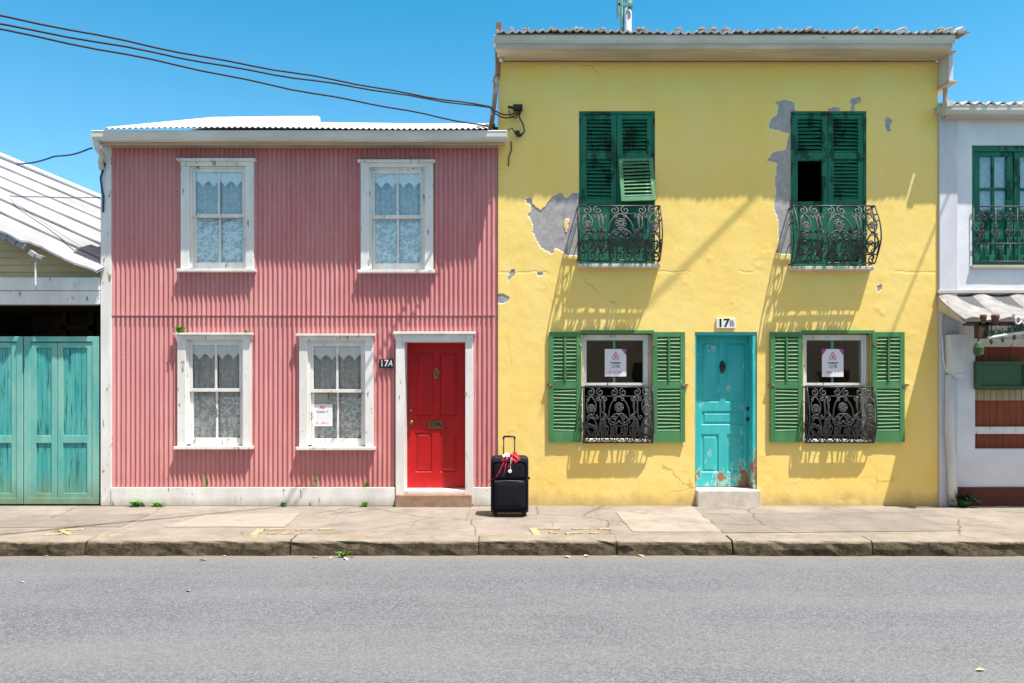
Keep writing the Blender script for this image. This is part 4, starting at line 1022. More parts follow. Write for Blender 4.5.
for j, y in enumerate(YS):
    for qx in xs:
        a, b, c = rib(qx)
        vs.append((qx, y + b*(j < 2), zz0 + .26*(y-ey) + .022*math.cos(qx/.15*2*PI) + (a+c)*(j < 3)))
fs = []
for j in range(len(YS)-1):
    for i in range(n-1): fs.append((j*n+i, j*n+i+1, (j+1)*n+i+1, (j+1)*n+i))
rf.add(vs, fs); rf.quad((xs[-1],3.2,zz0+.9),(xs[-1],6.6,zz0),(xs[0],6.6,zz0),(xs[0],3.2,zz0+.9))
rf.box(X(949,ey)-.04, X(952,ey), ey-.02, 3.0, zz0-.05, zz0+.03)
rfo = rf.build('roof', M['roof_tile'], wh); so = rfo.modifiers.new('sheet', 'SOLIDIFY'); so.thickness = .018; so.offset = -1
# green balcony doors
fr = MB(); frame(fr, fd[0]+.001, fd[1]-.001, fd[2]+.02, fd[3]-.001, .03, .14, .05, .05, .075, .05); bdoor = fr.build('balcony_door', M['shutter_dark'], wh, bevel=.004)
xm = (fd[0]+fd[1])/2
for a, b in ((fd[0]+.052, xm-.006), (xm+.006, fd[1]-.052)):
    mb = MB(); zb = fd[2]+.071; zt = fd[3]-.077; frame(mb, a, b, zb, zt, .05, .09, .085, .085, .06, .10)
    c = (a+b)/2; z1 = Z(188); z2 = Z(214); z3 = Z(240)
    mb.box(c-.02, c+.02, .055, .085, z2+.05, zt-.06); mb.box(a+.085, b-.085, .054, .086, z1-.02, z1+.02); mb.box(a+.085, b-.085, .053, .087, z2-.05, z2+.05)
    mb.box(a+.085, b-.085, .075, .085, zb+.10, z2-.05); mb.box(c-.02, c+.02, .056, .0745, zb+.1, z2-.05)
    lf = mb.build('door_leaf', M['shutter_dark'], bdoor, bevel=.003)
    mb = MB(); mb.box(a+.086, b-.086, .068, .072, z2+.051, zt-.061); mb.build('pane', M['glass'], bdoor)
    cu = MB(); nn = 50; vs = [(a+.07+(b-a-.14)*i/nn, .125+.012*math.sin(i*.9), zz) for zz in (z2, zt-.04) for i in range(nn+1)]
    cu.add(vs, [(i, i+1, nn+2+i, nn+1+i) for i in range(nn)])
    co = cu.build('net_curtain', M['lace'], None, smooth=True); tag(co, 'plain net curtain behind the green balcony door of the white house, ' + ('nearer the yellow house' if a < xm-.3 else 'at the picture edge'), 'curtain')
sl = MB(); sl.box(fd[0]-.02, fd[1]+.03, -.05, .15, fd[2]-.02, fd[2]+.019); sl.build('balcony_sill', M['cream_board'], wh, bevel=.004)
rg = MB(); gx0, gx1 = fd[0]+.005, fd[1]-.005; gz0, gz1 = fd[2]+.05, Z(207)
for zz in (gz1, gz0+.02, Z(244)): rg.tube([(gx0, -.03, zz), (gx1, -.03, zz)], .009, 6)
m = 12
for i in range(m+1):
    xx = gx0 + (gx1-gx0)*i/m
    rg.tube([(xx, -.03, gz0), (xx, -.03, gz1 if i % 3 == 0 else Z(244))], .0065, 5)
rail = rg.build('balcony_railing', M['iron'], wh, smooth=True)
sc = MB(); q0 = Z(244); hh = gz1-q0
for i in range(6):
    c = gx0 + (gx1-gx0)*(i+.5)/6
    for s in (-1, 1):
        for pl_ in (spiral(c+s*.045, q0+hh*.72, .05, 1.4, PI/2, s), spiral(c+s*.04, q0+hh*.30, .045, 1.4, -PI/2, -s), bez((c, q0+hh*.05), (c+s*.09, q0+hh*.3), (c-s*.06, q0+hh*.6), (c+s*.01, q0+hh*.95))):
            sc.tube([(u, -.03, v) for u, v in pl_], .0062, 5)
    sc.tube([(u, -.03, v) for u, v in ring(c, q0+hh*.5, .03)], .006, 5)
sc.build('scrollwork', M['iron_grey'], rail, smooth=True)
# shopfront: bands of boards, hatch and bars
sx0, sx1 = sw_[0], sw_[1]
bk = MB()
w_ = .09; i = 0; x = sx0
while x < sx1-.01:
    bk.box(x+.002, min(x+w_, sx1)-.002, .112, .13, sw_[2]+.0, sw_[3]); x += w_
bk.box(sx0, sx1, .131, .15, sw_[2], sw_[3])
bko = bk.build('shopfront_boards', M['mahogany'], wh)
mb = MB(); mb.box(sx0+.002, sx1-.002, .05, .111, Z(346.5), Z(338.4)); mb.box(sx0+.002, sx1-.002, .06, .111, Z(434.2), Z(427)); mb.build('cross_bars', M['white_wood'], wh, bevel=.004)
mb = MB(); x = sx0+.01
while x < sx1: mb.box(x, x+.078, .085, .111, Z(400.5), Z(389.6)); x += .085
mb.build('slat_band', M['cream_slats'], wh)
mb = MB(); frame(mb, X(973.5), X(1026), Z(389), Z(361.5), -.06, .11, .07, .07, .045, .045); mb.box(X(973.5)+.07, X(1026)-.07, -.035, .10, Z(389)+.045, Z(361.5)-.045); mb.build('hatch', M['green_box'], wh, bevel=.005)
# awning
aw_z = Z(294); P = .62
def az(t): return aw_z - .44*(1-(1-t)**1.75) if False else aw_z - .40*(t**.82)
stripe = [5.735, 5.985, 6.20, 6.445, 6.70, 6.95, 7.2, 7.45, 7.7, 7.95, 8.2]
al = MB()
for i in range(len(stripe)-1):
    al.mi = i % 2
    nn = 16; mm = 20; vs = []; fs = []
    for j in range(mm+1):
        t = j/mm
        for k_ in range(nn+1):
            u = k_/nn; xx = stripe[i] + (stripe[i+1]-stripe[i])*u
            vs.append((xx, -.002 - P*t, az(t) + (.032*math.sin(PI*u) if i % 2 == 0 else -.010*math.sin(PI*u))))
    for j in range(mm):
        for k_ in range(nn): a = j*(nn+1)+k_; fs.append((a, a+nn+1, a+nn+2, a+1))
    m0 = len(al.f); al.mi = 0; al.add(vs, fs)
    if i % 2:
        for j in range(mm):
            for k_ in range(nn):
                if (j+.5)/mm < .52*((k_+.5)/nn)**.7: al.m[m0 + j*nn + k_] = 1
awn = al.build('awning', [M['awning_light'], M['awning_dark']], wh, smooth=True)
sm = awn.modifiers.new('sheet', 'SOLIDIFY'); sm.thickness = .012
mb = MB(); mb.box(5.735, 8.2, -.045, -.004, aw_z+.006, aw_z+.05); mb.build('flashing', M['white_trim'], awn, bevel=.004)
mb = MB(); mb.prism_x([(-.02, az(0)-.03), (-P+.02, az(1)-.02), (-P+.02, az(1)-.05), (-.02, az(0)-.22)], 5.742, 5.765); mb.build('cheek_board', M['cream_board'], awn)
mb = MB(); mb.box(5.93, 6.06, -.60, -.50, Z(338,-.55), az(1)-.03); mb.box(5.76, 8.2, -.60, -.54, az(1)-.075, az(1)-.025); mb.build('awning_beam', M['timber_dark'], awn, bevel=.004)
mb = MB()                                                 # curved white arch rail with iron lace above it
arch = [(6.03 + (8.2-6.03)*i/20, -.63, Z(338,-.6) + .17*math.sin(PI*.5*min(1, i/15))) for i in range(21)]
mb.tube(arch, .022, 8); mb.box(6.32, 8.2, -.70, -.64, az(1)+.01, az(1)+.06); mb.build('arch_rail', M['white_pipe'], awn, smooth=False)
mb = MB(); mg = MB(); r = random.Random(4)
for i in range(30):
    t = i/29; xx = 6.07 + (8.15-6.07)*t; zb = Z(338,-.6) + .17*math.sin(PI*.5*min(1, t*20/15)); zt = az(1)-.08
    mb.tube([(xx, -.63, zb), (xx, -.63, zt)], .008, 5)
    mb.tube([(u, -.63, v) for u, v in spiral(xx+.03, zb+(zt-zb)*r.uniform(.25,.5), .032, 1.3, 0, r.choice((-1,1)), 14)], .008, 5)
    if r.random() < .8: mg.tube([(u, -.635, v) for u, v in spiral(xx-.02, zb+.05, .04, 1.2, PI/2, r.choice((-1,1)), 14)], .012, 5)
    if r.random() < .6: mg.lathe((xx, -.63, zb-.035), [(.005,-.05),(.022,-.02),(.018,.02),(.006,.03)], 'z', 6)
mb.build('iron_lace', M['iron'], awn, smooth=True); mg.build('mossy_scrolls', M['frieze_green'], awn, smooth=True)
mb = MB(); r = random.Random(6)
x = 6.36
while x < 8.1:                                            # scalloped white edge of the front lip
    mb.tube([(u, -.70, v) for u, v in ring(x, az(1)-.02, .035, .045, 10)], .013, 5); x += .085
mb.build('scallop_edge', M['white_pipe'], awn, smooth=True)
for k_, (xx, rr) in enumerate(((5.95, .034), (6.10, .042))):
    mb = MB(); mb.lathe((xx, -.66, az(1)-.005), [(rr*.7, -.055), (rr*.95, 0.0), (rr*1.15, .03), (rr*1.15, .06), (rr*.95, .062)], 'z', 12)
    o = mb.build('flower_pot', M['terracotta'], None, smooth=True); tag(o, ('small dark terracotta pot at the corner of the awning edge', 'wider terracotta pot on the awning edge, second from its corner')[k_], 'pot')
lb = MB(); lb.lathe((X(977,-.6), -.63, Z(356,-.6)), [(.02,0),(.055,.02),(.06,.10),(.04,.16),(.012,.18),(.012,.22)], 'z', 10); o = lb.build('hanging_lamp', M['frieze_green'], None); tag(o, 'small green lamp hanging under the corner of the awning arch', 'lamp')
# funnel head and drainpipe
dp = MB(); hx = lambda u: X(u, -.1)
dp.prism_y([(hx(947), Z(335,-.1)), (hx(948), Z(372,-.1)), (hx(953), Z(378,-.1)), (hx(959), Z(376,-.1)), (hx(960), Z(368,-.1)), (hx(963), Z(352,-.1)), (hx(967), Z(340,-.1)), (hx(967), Z(334,-.1))], -.18, -.045)
dp.prism_y([(hx(951.5), Z(377,-.1)), (hx(951.5), Z(374,-.1)), (hx(960.5), Z(374,-.1)), (hx(960.5), Z(377,-.1))], -.20, -.04)
hop = dp.build('rain_hopper', M['white_pipe'], wh, bevel=.006)
dp = MB(); dp.tube([(hx(950.5), -.085, Z(375,-.1)), (hx(950), -.085, 1.0), (hx(952.5), -.085, .5), (hx(953.5), -.085, .02)], .055, 12); dp.build('drainpipe', M['white_pipe'], wh, smooth=True)
wp = MB(); wp.tube([(X(942), -.05, Z(300)), (X(939.5), -.06, Z(310)), (X(938.8), -.055, Z(330)), (X(941), -.055, Z(360)), (X(944), -.05, Z(372))], .012, 6); wp.build('wall_conduit', M['white_pipe'], wh, smooth=True)
ap = MB(); ap.sheet_z([gp(930,504.2), gp(961,504.2), gp(961,502), gp(930,502)], -.01, .018); ap.build('drain_slab', M['concrete_step'], wh)

# ================================================================== GARAGE ON THE LEFT
ga = thing('garage', 'old garage with white board roof and broken eave behind turquoise gate', 'garage', (-7.2, 0, 0))
gxL, gxR = -9.4, X(101.5)
def zf(x): return 3.695 - .467*(x+6.75)
def zbk(x): return 5.31 - .408*(x+8.3)
def rp(x, t, lift=0): y = -.25 + 2.25*t; return (x, y, zf(x) + (zbk(x)-zf(x))*t + lift)
rb = MB(); N = 6; r = random.Random(12)
for k_ in range(N):
    t0, t1 = k_/N, (k_+1)/N - (.006 if k_ < N-1 else 0)
    xs = np.linspace(gxL, gxR+.06, 60); vs = []; fs = []
    wob = r.uniform(-.006, .006)
    for i, q in enumerate(xs):
        tt0 = t0 + wob + (float(fbm(q*3.1, k_*7.0, 3))*.018)
        if k_ == 0:
            tt0 += float(fbm(q*5.0, 2.0, 9, 4))*.06
            if X(-4,-.25) < q < X(28,-.25): tt0 -= .04
        lift0 = .032 if k_ else .02
        p = [rp(q, tt0, lift0), rp(q, t1, .004), rp(q, tt0, lift0-.028), rp(q, t1, -.02)]
        vs += p
    for i in range(len(xs)-1):
        a = i*4; b = a+4
        fs += [(a, b, b+1, a+1), (a+2, a+3, b+3, b+2), (a, a+2, b+2, b)]
    rb.add(vs, fs)
rb.build('roof', M['roof_board'], ga)
rc = MB(); rc.tube([rp(gxL, 1.0, .04), rp(X(8, 2), 1.0, .05), rp(gxR, 1.0, .02)], .04, 8); rc.build('ridge_cap', M['roof_white'], ga)
for (u, v, w, h) in ((4,236,9,6), (13,240,9,6), (22,245,9,6), (33,254,7,5), (40,257,7,4)):
    lp = MB(); lp.box(X(u-w/2,-.27), X(u+w/2,-.27), -.30, -.24, Z(v+h/2,-.27), Z(v-h/2,-.27), Matrix.Translation(W(u,v,-.27)) @ Matrix.Rotation(.35+.1*(u%5), 4, 'Y') @ Matrix.Translation(-Vector(W(u,v,-.27))))
    lp.build('broken_eave_piece', M['roof_board'], ga, bevel=.006)
sd = MB(); zq = Z(279)
while zq < 4.6:
    zt = zq + .098
    # board clipped to the roof slope
    xr = min(gxR, -6.75 + (3.695 - .02 - zq)/.467)
    if xr > gxL+.2:
        sd.prism_x([(.0, zq), (.0, zq+.004), (.022, zt), (.03, zt), (.03, zq)][::-1], gxL, xr)
    zq = zt
sd.build('weatherboards', M['siding'], ga)
bm_ = MB(); bm_.box(gxL, gxR, -.04, .10, Z(304.5), Z(291)); bm_.box(gxL, gxR, -.065, .08, Z(290.7), Z(278)); bm_.build('lintel_beam', M['white_wood'], ga, bevel=.006)
rm = MB(); rm.box(gxL, gxR, 4.5, 4.6, 0, 4.0); rm.box(gxL-.1, gxL, .0, 4.6, 0, 4.6); rm.box(gxR-.03, gxR-.005, .12, 4.5, 0, 3.0); rm.box(gxL, gxR-.03, .12, 4.5, -.02, .01); rm.box(gxL, gxR-.03, .04, 4.5, 2.98, 3.03)
rm.quad((gxR,2.0,3.0),(gxL,2.0,3.0),(gxL,2.0,5.7),(gxR,2.0,4.1)); rm.build('room_shell', M['garage_inside'], ga)
ins = MB(); ins.box(X(62,3), X(66,3), 3.0, 3.1, 0, 2.9); ins.box(X(88,3), X(93,3), 3.0, 3.1, 0, 2.9); ins.box(X(62,3), X(93,3), 3.0, 3.1, 2.60, 2.68); ins.build('inner_door_frame', M['timber_dark'], ga)
vp = MB(); vp.tube([W(35.5, 262, -.26), W(35.5, 285, -.26)], .012, 6); vp.build('vent_pipe', M['white_pipe'], ga)
def gate(u0, u1, lab, cols):
    x0, x1 = X(u0), X(u1); zt, zb = Z(336.5), Z(505.5)+.02
    root = thing('gate_leaf', lab, 'gate', ((x0+x1)/2, 0, 0), 'turquoise garage gate')
    fr = MB(); frame(fr, x0, x1, zb, zt, -.01, .05, .085, .085, .07, .085); fr.build('gate_frame', M['teal_gate_frame'], root, bevel=.004)
    zi0, zi1 = zb+.086, zt-.082
    n = len(cols)
    for (a, b) in cols:
        xa, xb = X(a), X(b)
        mb = MB(); frame(mb, xa+.002, xb-.002, zi0, zi1, .003, .042, .07, .075, .07, .06); mb.box(xa+.072, xb-.077, .003, .042, Z(443), Z(435.5)); mb.build('panel_frame', M['teal_gate_frame'], root, bevel=.003)
        mb = MB(); x = xa+.073; w = (xb-.078-xa-.073)/max(2, round((xb-xa-.15)/.075))
        while x < xb-.08:
            mb.box(x+.002, x+w-.002, .020, .036, zi0+.061, Z(443)-.001); mb.box(x+.002, x+w-.002, .020, .036, Z(435.5)+.001, zi1-.071); x += w
        mb.build('boards', M['teal_gate'], root)
    return root
gate(24.3, 99, 'faded turquoise double panelled gate leaf beside the pink house corner', [(30.5, 57), (57.4, 92.6)])
gate(-52, 23.2, 'faded turquoise gate leaf cut off by the left picture edge', [(-45.5, -14), (-13.6, 17)])

# ================================================================== SUITCASE
su = thing('suitcase', 'upright navy black suitcase with red ribbon, standing on the pavement between the houses', 'suitcase', (-.03, -.75, 0))
def rbox(mb, x0, x1, y0, y1, z0, z1, r, k=5, bulge=0.0):
    # rounded upright box: rounded rectangle in (x,z), front and back softened
    P = []
    for (cx, cz, a0) in ((x1-r, z1-r, 0), (x0+r, z1-r, PI/2), (x0+r, z0+r, PI), (x1-r, z0+r, 1.5*PI)):
        for i in range(k+1):
            a = a0 + (PI/2)*i/k; P.append((cx + r*math.cos(a), cz + r*math.sin(a)))
    cx, cz = (x0+x1)/2, (z0+z1)/2
    def sc(p, s): return (cx + (p[0]-cx)*s[0], cz + (p[1]-cz)*s[1])
    w, h = x1-x0, z1-z0
    lay = [(y0-bulge, .55), (y0-bulge*.7, .80), (y0, .945), (y0+.012, .985), (y0+.03, 1.0), (y1-.03, 1.0), (y1-.012, .985), (y1, .945)]
    vs = []; n = len(P)
    for y, s in lay:
        for p in P: q = sc(p, (s, s)); vs.append((q[0], y, q[1]))
    fs = []
    for j in range(len(lay)-1):
        for i in range(n): k2 = (i+1) % n; fs.append((j*n+i, j*n+k2, (j+1)*n+k2, (j+1)*n+i)[::-1])
    fs.append(tuple(range(n))); fs.append(tuple((len(lay)-1)*n+i for i in range(n-1, -1, -1)))
    mb.add(vs, fs)
bx0, bx1 = -.262, .203; bz0, bz1 = .055, .735; by0, by1 = -.885, -.60
mb = MB(); rbox(mb, bx0, bx1, by0, by1, bz0, bz1, .055, 6, .012); body = mb.build('body', M['suitcase'], su, smooth=True)
mb = MB(); rbox(mb, bx0+.022, bx1-.022, by0-.030, by0-.004, bz0+.03, bz0+.405, .05, 5, .022); r = random.Random(8)
mb.v = [(v[0] + .006*math.sin(v[2]*31+v[0]*13), v[1] + .009*math.sin(v[0]*23+1)*math.sin(v[2]*17), v[2]) for v in mb.v]
pk_ = mb.build('front_pocket', M['suitcase'], su, smooth=True)
mb = MB(); rbox(mb, bx0+.028, bx1-.028, by0-.022, by0-.003, bz0+.407, bz0+.625, .035, 5, .012); mb.build('upper_pocket', M['suitcase'], su, smooth=True)
def outline(x0, x1, z0, z1, r, y, rad, name, mat, par):
    P = []
    for (cx, cz, a0) in ((x1-r, z1-r, 0), (x0+r, z1-r, PI/2), (x0+r, z0+r, PI), (x1-r, z0+r, 1.5*PI)):
        for i in range(7): a = a0 + (PI/2)*i/6; P.append((cx + r*math.cos(a), y, cz + r*math.sin(a)))
    mb = MB(); mb.tube(P, rad, 6, True); return mb.build(name, mat, par, smooth=True)
outline(bx0+.006, bx1-.006, bz0+.006, bz1-.006, .052, by0+.022, .0075, 'front_piping', M['suitcase_trim'], body)
outline(bx0+.002, bx1-.002, bz0+.002, bz1-.002, .054, by1-.04, .0075, 'rear_piping', M['suitcase_trim'], body)
mb = MB(); mb.tube([(bx0+.05, by0-.036, bz0+.388), (-.03, by0-.046, bz0+.396), (bx1-.05, by0-.036, bz0+.388)], .005, 6); mb.box(bx1-.115, bx1-.095, by0-.055, by0-.040, bz0+.365, bz0+.39); mb.build('zip_line', M['zip'], pk_)
mb = MB(); rbox(mb, bx0-.002, bx1+.002, by0+.05, by1+.004, bz0-.012, bz0+.035, .018, 4); mb.build('base_guard', M['suitcase_trim'], su, smooth=True)
for sx in (bx0+.055, bx1-.055):
    for yy in (by0+.07, by1-.04):
        mb = MB(); mb.box(sx-.028, sx+.028, yy-.03, yy+.03, .030, bz0-.01); h_ = mb.build('wheel_housing', M['suitcase_trim'], su, bevel=.004)
        mb = MB(); mb.lathe((sx-.016, yy, .030), [(.02,0),(.030,.003),(.030,.029),(.02,.032)], 'x', 14); mb.build('wheel', M['wheel'], h_, smooth=True)
hm = MB(); hx0, hx1, hy, hz = X(503.6,-.66), X(514.6,-.66), -.655, Z(436.5,-.66)
hm.tube([(hx0, hy, bz1-.02), (hx0, hy, hz-.012), (hx0+.01, hy, hz-.002), (hx1-.01, hy, hz-.002), (hx1, hy, hz-.012), (hx1, hy, bz1-.02)], .0085, 8)
hd = hm.build('telescopic_handle', M['steel'], su, smooth=True)
hm = MB(); hm.tube([(hx0, hy, hz-.035), (hx0, hy, hz-.01), (hx0+.012, hy, hz), (hx1-.012, hy, hz), (hx1, hy, hz-.01), (hx1, hy, hz-.035)], .0125, 8); hm.build('grip', M['suitcase_trim'], hd, smooth=True)
cy = -.74
hm = MB(); hm.tube([(-.11, cy, bz1-.004), (-.09, cy, bz1+.022), (.03, cy, bz1+.022), (.05, cy, bz1-.004)], .012, 8); hm.build('carry_handle', M['suitcase_trim'], su, smooth=True)
def strip(mb, pts, w, wd=(0,0,1)):
    wv = Vector(wd); vs = []; 
    for i, p in enumerate(pts):
        p = Vector(p); tw = math.sin(i*.9)*.35
        d = (wv + Vector((0, tw, 0))).normalized()*w/2; vs += [tuple(p-d), tuple(p+d)]
    mb.add(vs, [(2*i, 2*i+2, 2*i+3, 2*i+1) for i in range(len(pts)-1)])
rb_ = MB(); r = random.Random(3); c0 = Vector((-.015, -.80, bz1+.012))
fy = by0-.034
for k_, (pts, w) in enumerate((
    ([c0, (-.06,-.90,bz1+.0), (-.10,fy,bz1-.06), (-.13,fy-.004,bz1-.12), (-.16,fy-.004,bz1-.19), (-.20,fy,bz1-.245), (-.27,fy+.02,bz1-.285), (-.285,fy+.06,bz1-.31)], .028),
    ([c0, (-.05,-.90,bz1+.005), (-.075,fy,bz1-.07), (-.085,fy-.01,bz1-.14), (-.10,fy-.016,bz1-.20), (-.12,fy-.012,bz1-.235)], .030),
    ([c0, (.02,-.88,bz1+.03), (.06,-.91,bz1+.005), (.085,fy,bz1-.04), (.05,fy,bz1-.065), (.02,fy+.01,bz1-.03), c0], .034),
    ([c0, (.015,-.84,bz1+.055), (.035,-.87,bz1+.075), (.06,-.88,bz1+.03), (.10,-.90,bz1-.02)], .026),
    ([c0, (-.06,-.86,bz1+.03), (-.10,-.90,bz1-.005), (-.13,fy,bz1-.045), (-.08,fy,bz1-.035), c0], .034),
    ([c0, (.0,-.9,bz1-.0), (.01,fy-.005,bz1-.05), (-.02,fy-.008,bz1-.09), (-.055,fy-.008,bz1-.12)], .026))):
    strip(rb_, [tuple(p) for p in pts], w, (.5, 0, 1) if k_ % 2 else (.9, .0, .7))
rb_.tube([(-.05,-.84,bz1+.012), (-.01,-.86,bz1+.024), (.03,-.85,bz1+.014)], .020, 8)
rbo = rb_.build('red_ribbon', M['red_ribbon'], su, smooth=True); sm = rbo.modifiers.new('cloth', 'SOLIDIFY'); sm.thickness = .003
mb = MB(); mb.add([(-.11,-.87,bz1+.0), (-.03,-.885,bz1+.005), (-.02,-.84,bz1+.045), (-.075,-.83,bz1+.05), (-.12,-.84,bz1+.02), (-.06,-.87,bz1+.04)], [(0,1,5),(1,2,5),(2,3,5),(3,4,5),(4,0,5)]); w = mb.build('white_bow', M['white_tag'], su); w.modifiers.new('cloth', 'SOLIDIFY').thickness = .004
mb = MB(); mb.lathe((-.025, fy-.012, bz1-.165), [(.006,0),(.024,.001),(.024,.004),(.006,.005)], 'y', 16); mb.tube([(-.02, fy-.008, bz1-.135), (-.015, fy, bz1-.06), (-.01, -.88, bz1)], .003, 5); tg = mb.build('luggage_tag', M['white_tag'], su)
mb = MB(); mb.box(bx1-.002, bx1+.022, -.76, -.72, .445, .475); mb.build('side_buckle', M['suitcase_trim'], su, bevel=.004)

# ================================================================== UNSEEN TERRACE ACROSS THE STREET, ADDED TO CUT SKY FILL AND DARKEN PANES
op = thing('unseen_terrace', 'warm ochre terrace added across the street to cut sky fill, seen only as pane reflections', 'house', (0, -14.0, -.15))
M['ochre'] = pmat('warm_ochre_plaster', (.52,.36,.22,1), (.44,.30,.18,1), 2, .85, .3, 25)
wl = MB(); ow = []
for i in range(12):
    xc = -16.5 + i*3.0
    ow.append((xc-.5, xc+.5, 3.3, 4.9)); ow.append((xc-.5, xc+.5, .9, 2.4) if i % 3 else (xc-.5, xc+.5, -.1, 2.1))
gr_ = MB(); grid(gr_, np.arange(-18, 18.01, .5), np.arange(-.2, 5.31, .5), ow, lambda a, b: a*0 - 14.0)
wl.add(gr_.v, [f[::-1] for f in gr_.f]); wl.box(-18, 18, -22, -21.9, -.2, 5.3); wl.box(-18, -17.9, -21.9, -14.01, -.2, 5.3); wl.box(17.9, 18, -21.9, -14.01, -.2, 5.3)
wl.build('wall', M['ochre'], op)
rf = MB(); rf.prism_x([(-13.85, 5.22), (-13.85, 5.32), (-22.1, 5.32), (-22.1, 5.22)], -18.1, 18.1); rf.build('roof', M['tile_edge'], op)
for a, b, c, d in ow:
    mb = MB(); frame(mb, a, b, c, d, -14.06, -13.97, .06, .06, .06, .06); mb.box(a+.06, b-.06, -14.05, -14.03, (c+d)/2-.02, (c+d)/2+.02); mb.box(a+.06, b-.06, -14.10, -14.061, c+.06, d-.06)
    mb.build('window' if c > 0 else 'door', M['timber_dark'], op)
sw2 = MB(); sw2.box(-30, 30, -14.2, -12.6, -.3, -.02); struct(sw2.build('sidewalk', M['sidewalk']))
# ================================================================== CABLES
def cable(name, pts, r, mat, lab, sag=0.0, n=40, wob=.012, seed=0, cat='cable', group=None):
    rr = random.Random(seed); P = []
    for s in range(len(pts)-1):
        a, b = Vector(pts[s]), Vector(pts[s+1]); L = (b-a).length; m = max(3, int(n*min(1, L/3)))
        for i in range(m + (s == len(pts)-2)):
            t = i/m; p = a.lerp(b, t); p.z -= sag*4*t*(1-t)
            p.z += wob*math.sin(t*L*4.3 + seed)*math.sin(t*L*1.9)*(1 if 0 < t < 1 else 0); P.append(p)
    mb = MB(); mb.tube(P, r, 6); o = mb.build(name, mat, None, smooth=True); tag(o, lab, cat, group); return o
def ext(p, q, k): return tuple(Vector(q) + (Vector(q)-Vector(p))*k)
A1 = W(521, 109, -.06); B1 = (X(0,-3.4), -3.4, Z(5,-3.4)); B2 = (X(0,-3.4), -3.4, Z(10,-3.4)); J = W(490, 106.5, -.28)
cable('overhead_cable', [A1, J, ext(J, B1, .8)], .0095, M['cable'], 'uppermost black overhead cable from the left sky to the yellow wall bracket', .10, seed=1)
cable('overhead_cable', [W(521,110.5,-.07), W(490, 107.5, -.28), ext(J, B2, .8)], .0095, M['cable'], 'black overhead cable just under the uppermost one, joining it toward the yellow wall', .12, seed=2)
A3 = W(487, 126, -.33); B3 = (X(0,-3.4), -3.4, Z(22,-3.4))
cable('overhead_cable', [W(523,133,-.05), W(512,128,-.20), A3, ext(A3, B3, .8)], .0095, M['cable'], 'lowest of the three black overhead cables, ending at the pink gutter corner', .06, seed=3)
br = MB(); br.box(X(513), X(522.5), -.10, -.01, Z(111.5), Z(107)); br.tube([W(508,107,-.14), W(522,109,-.08)], .018, 6); br.tube([W(521,110,-.06), W(519,117,-.05), W(523,124,-.04), W(524.5,131,-.04), W(521,136,-.04), W(517,136.5,-.04)], .010, 6); br.tube([W(509,110,-.05), W(510.5,117,-.06), W(516,118,-.05), W(520,112,-.05)], .008, 6); br.lathe(W(517.5,134,-.05), [(.02,-.02),(.034,0),(.03,.04)], 'z', 8)
o = br.build('cable_bracket', M['cable'], None, smooth=False); tag(o, 'tangle of black cable clamps on the yellow wall above the pink gutter end', 'cable bracket')
wc = MB(); wc.tube([W(511,141,-.02), W(511.5,150,-.015), W(509,156,-.012), W(508.5,166,-.012)], .008, 5); o = wc.build('loose_wire', M['cable'], None); tag(o, 'short loose wire hanging on the yellow wall below the gutter end', 'wire')
cable('service_wire', [W(17,164,.4), W(58,156,.05), W(92,148,-.28)], .011, M['cable_blue'], 'blue black wire from the garage roof up to the pink gutter', .02, seed=4)
cable('service_wire', [(X(10,.6), .6, Z(196,.6)), W(100,197.5,-.06)], .006, M['cable_blue'], 'thin wire crossing the white garage roof to the pink corner board', .01, seed=5, wob=.004)
cable('service_wire', [W(105,163,-.05), W(100.5,178,-.06), W(102,190,-.05), W(103.5,196,-.05), W(103,212,-.045)], .012, M['cable_blue'], 'blue wire running down the white corner board of the pink house', 0, seed=6, wob=.003)
# street lines above the eaves whose thin shadows cross the yellow wall
def above(u, v, p): return Vector((X(u) + 1.35*p, -p, Z(v) + 4.4*p))
p1, p2 = above(757,190,1.0), above(655,290,1.25); cable('street_line', [tuple(p2 + (p2-p1)*1.2), tuple(p1 + (p1-p2)*6)], .015, M['cable'], 'thick street line above the picture whose shadow crosses the yellow wall between the balconies', 0, wob=0)
p1, p2 = above(935,215,1.0), above(892,316,1.3); cable('street_line', [tuple(p2 + (p2-p1)*.8), tuple(p1 + (p1-p2)*6)], .015, M['cable'], 'thick street line above the picture whose shadow falls near the white house', 0, wob=0)

# ================================================================== PLANTS AND LITTER
def leaves(mb, c, n, h, spread, w, seed, droop=.5):
    r = random.Random(seed)
    for i in range(n):
        a = r.uniform(0, 2*PI); l = h*r.uniform(.55, 1.1); o = spread*r.uniform(.3, 1)
        b = Vector(c) + Vector((r.uniform(-.3,.3)*spread, r.uniform(-.2,.2)*spread, 0)); d = Vector((math.cos(a)*o, -abs(math.sin(a))*o*.7, l)); sd_ = Vector((-math.sin(a), math.cos(a), 0))*w*r.uniform(.6,1.2)
        m_ = b + d*.55 + Vector((0,0,.1*l)); e_ = b + d + Vector((d.x, d.y, 0))*.5 - Vector((0,0,droop*l*r.random()))
        mb.add([tuple(b-sd_*.25), tuple(b+sd_*.25), tuple(m_+sd_), tuple(e_), tuple(m_-sd_)], [(0,1,2,4),(4,2,3)])
def weed(loc, n, h, s, w, seed, lab, mat='leaf', group='weeds along the pink house', cat='weed', name='weed_tuft'):
    mb = MB(); leaves(mb, loc, int(n*1.3), h*1.35, s*1.15, w*1.2, seed); o = mb.build(name, M[mat], None); tag(o, lab, cat, group); return o
weed((X(136,-.08),-.08,0), 40, .07, .10, .012, 1, 'broad low weed at the white base board below the lace window by the gate')
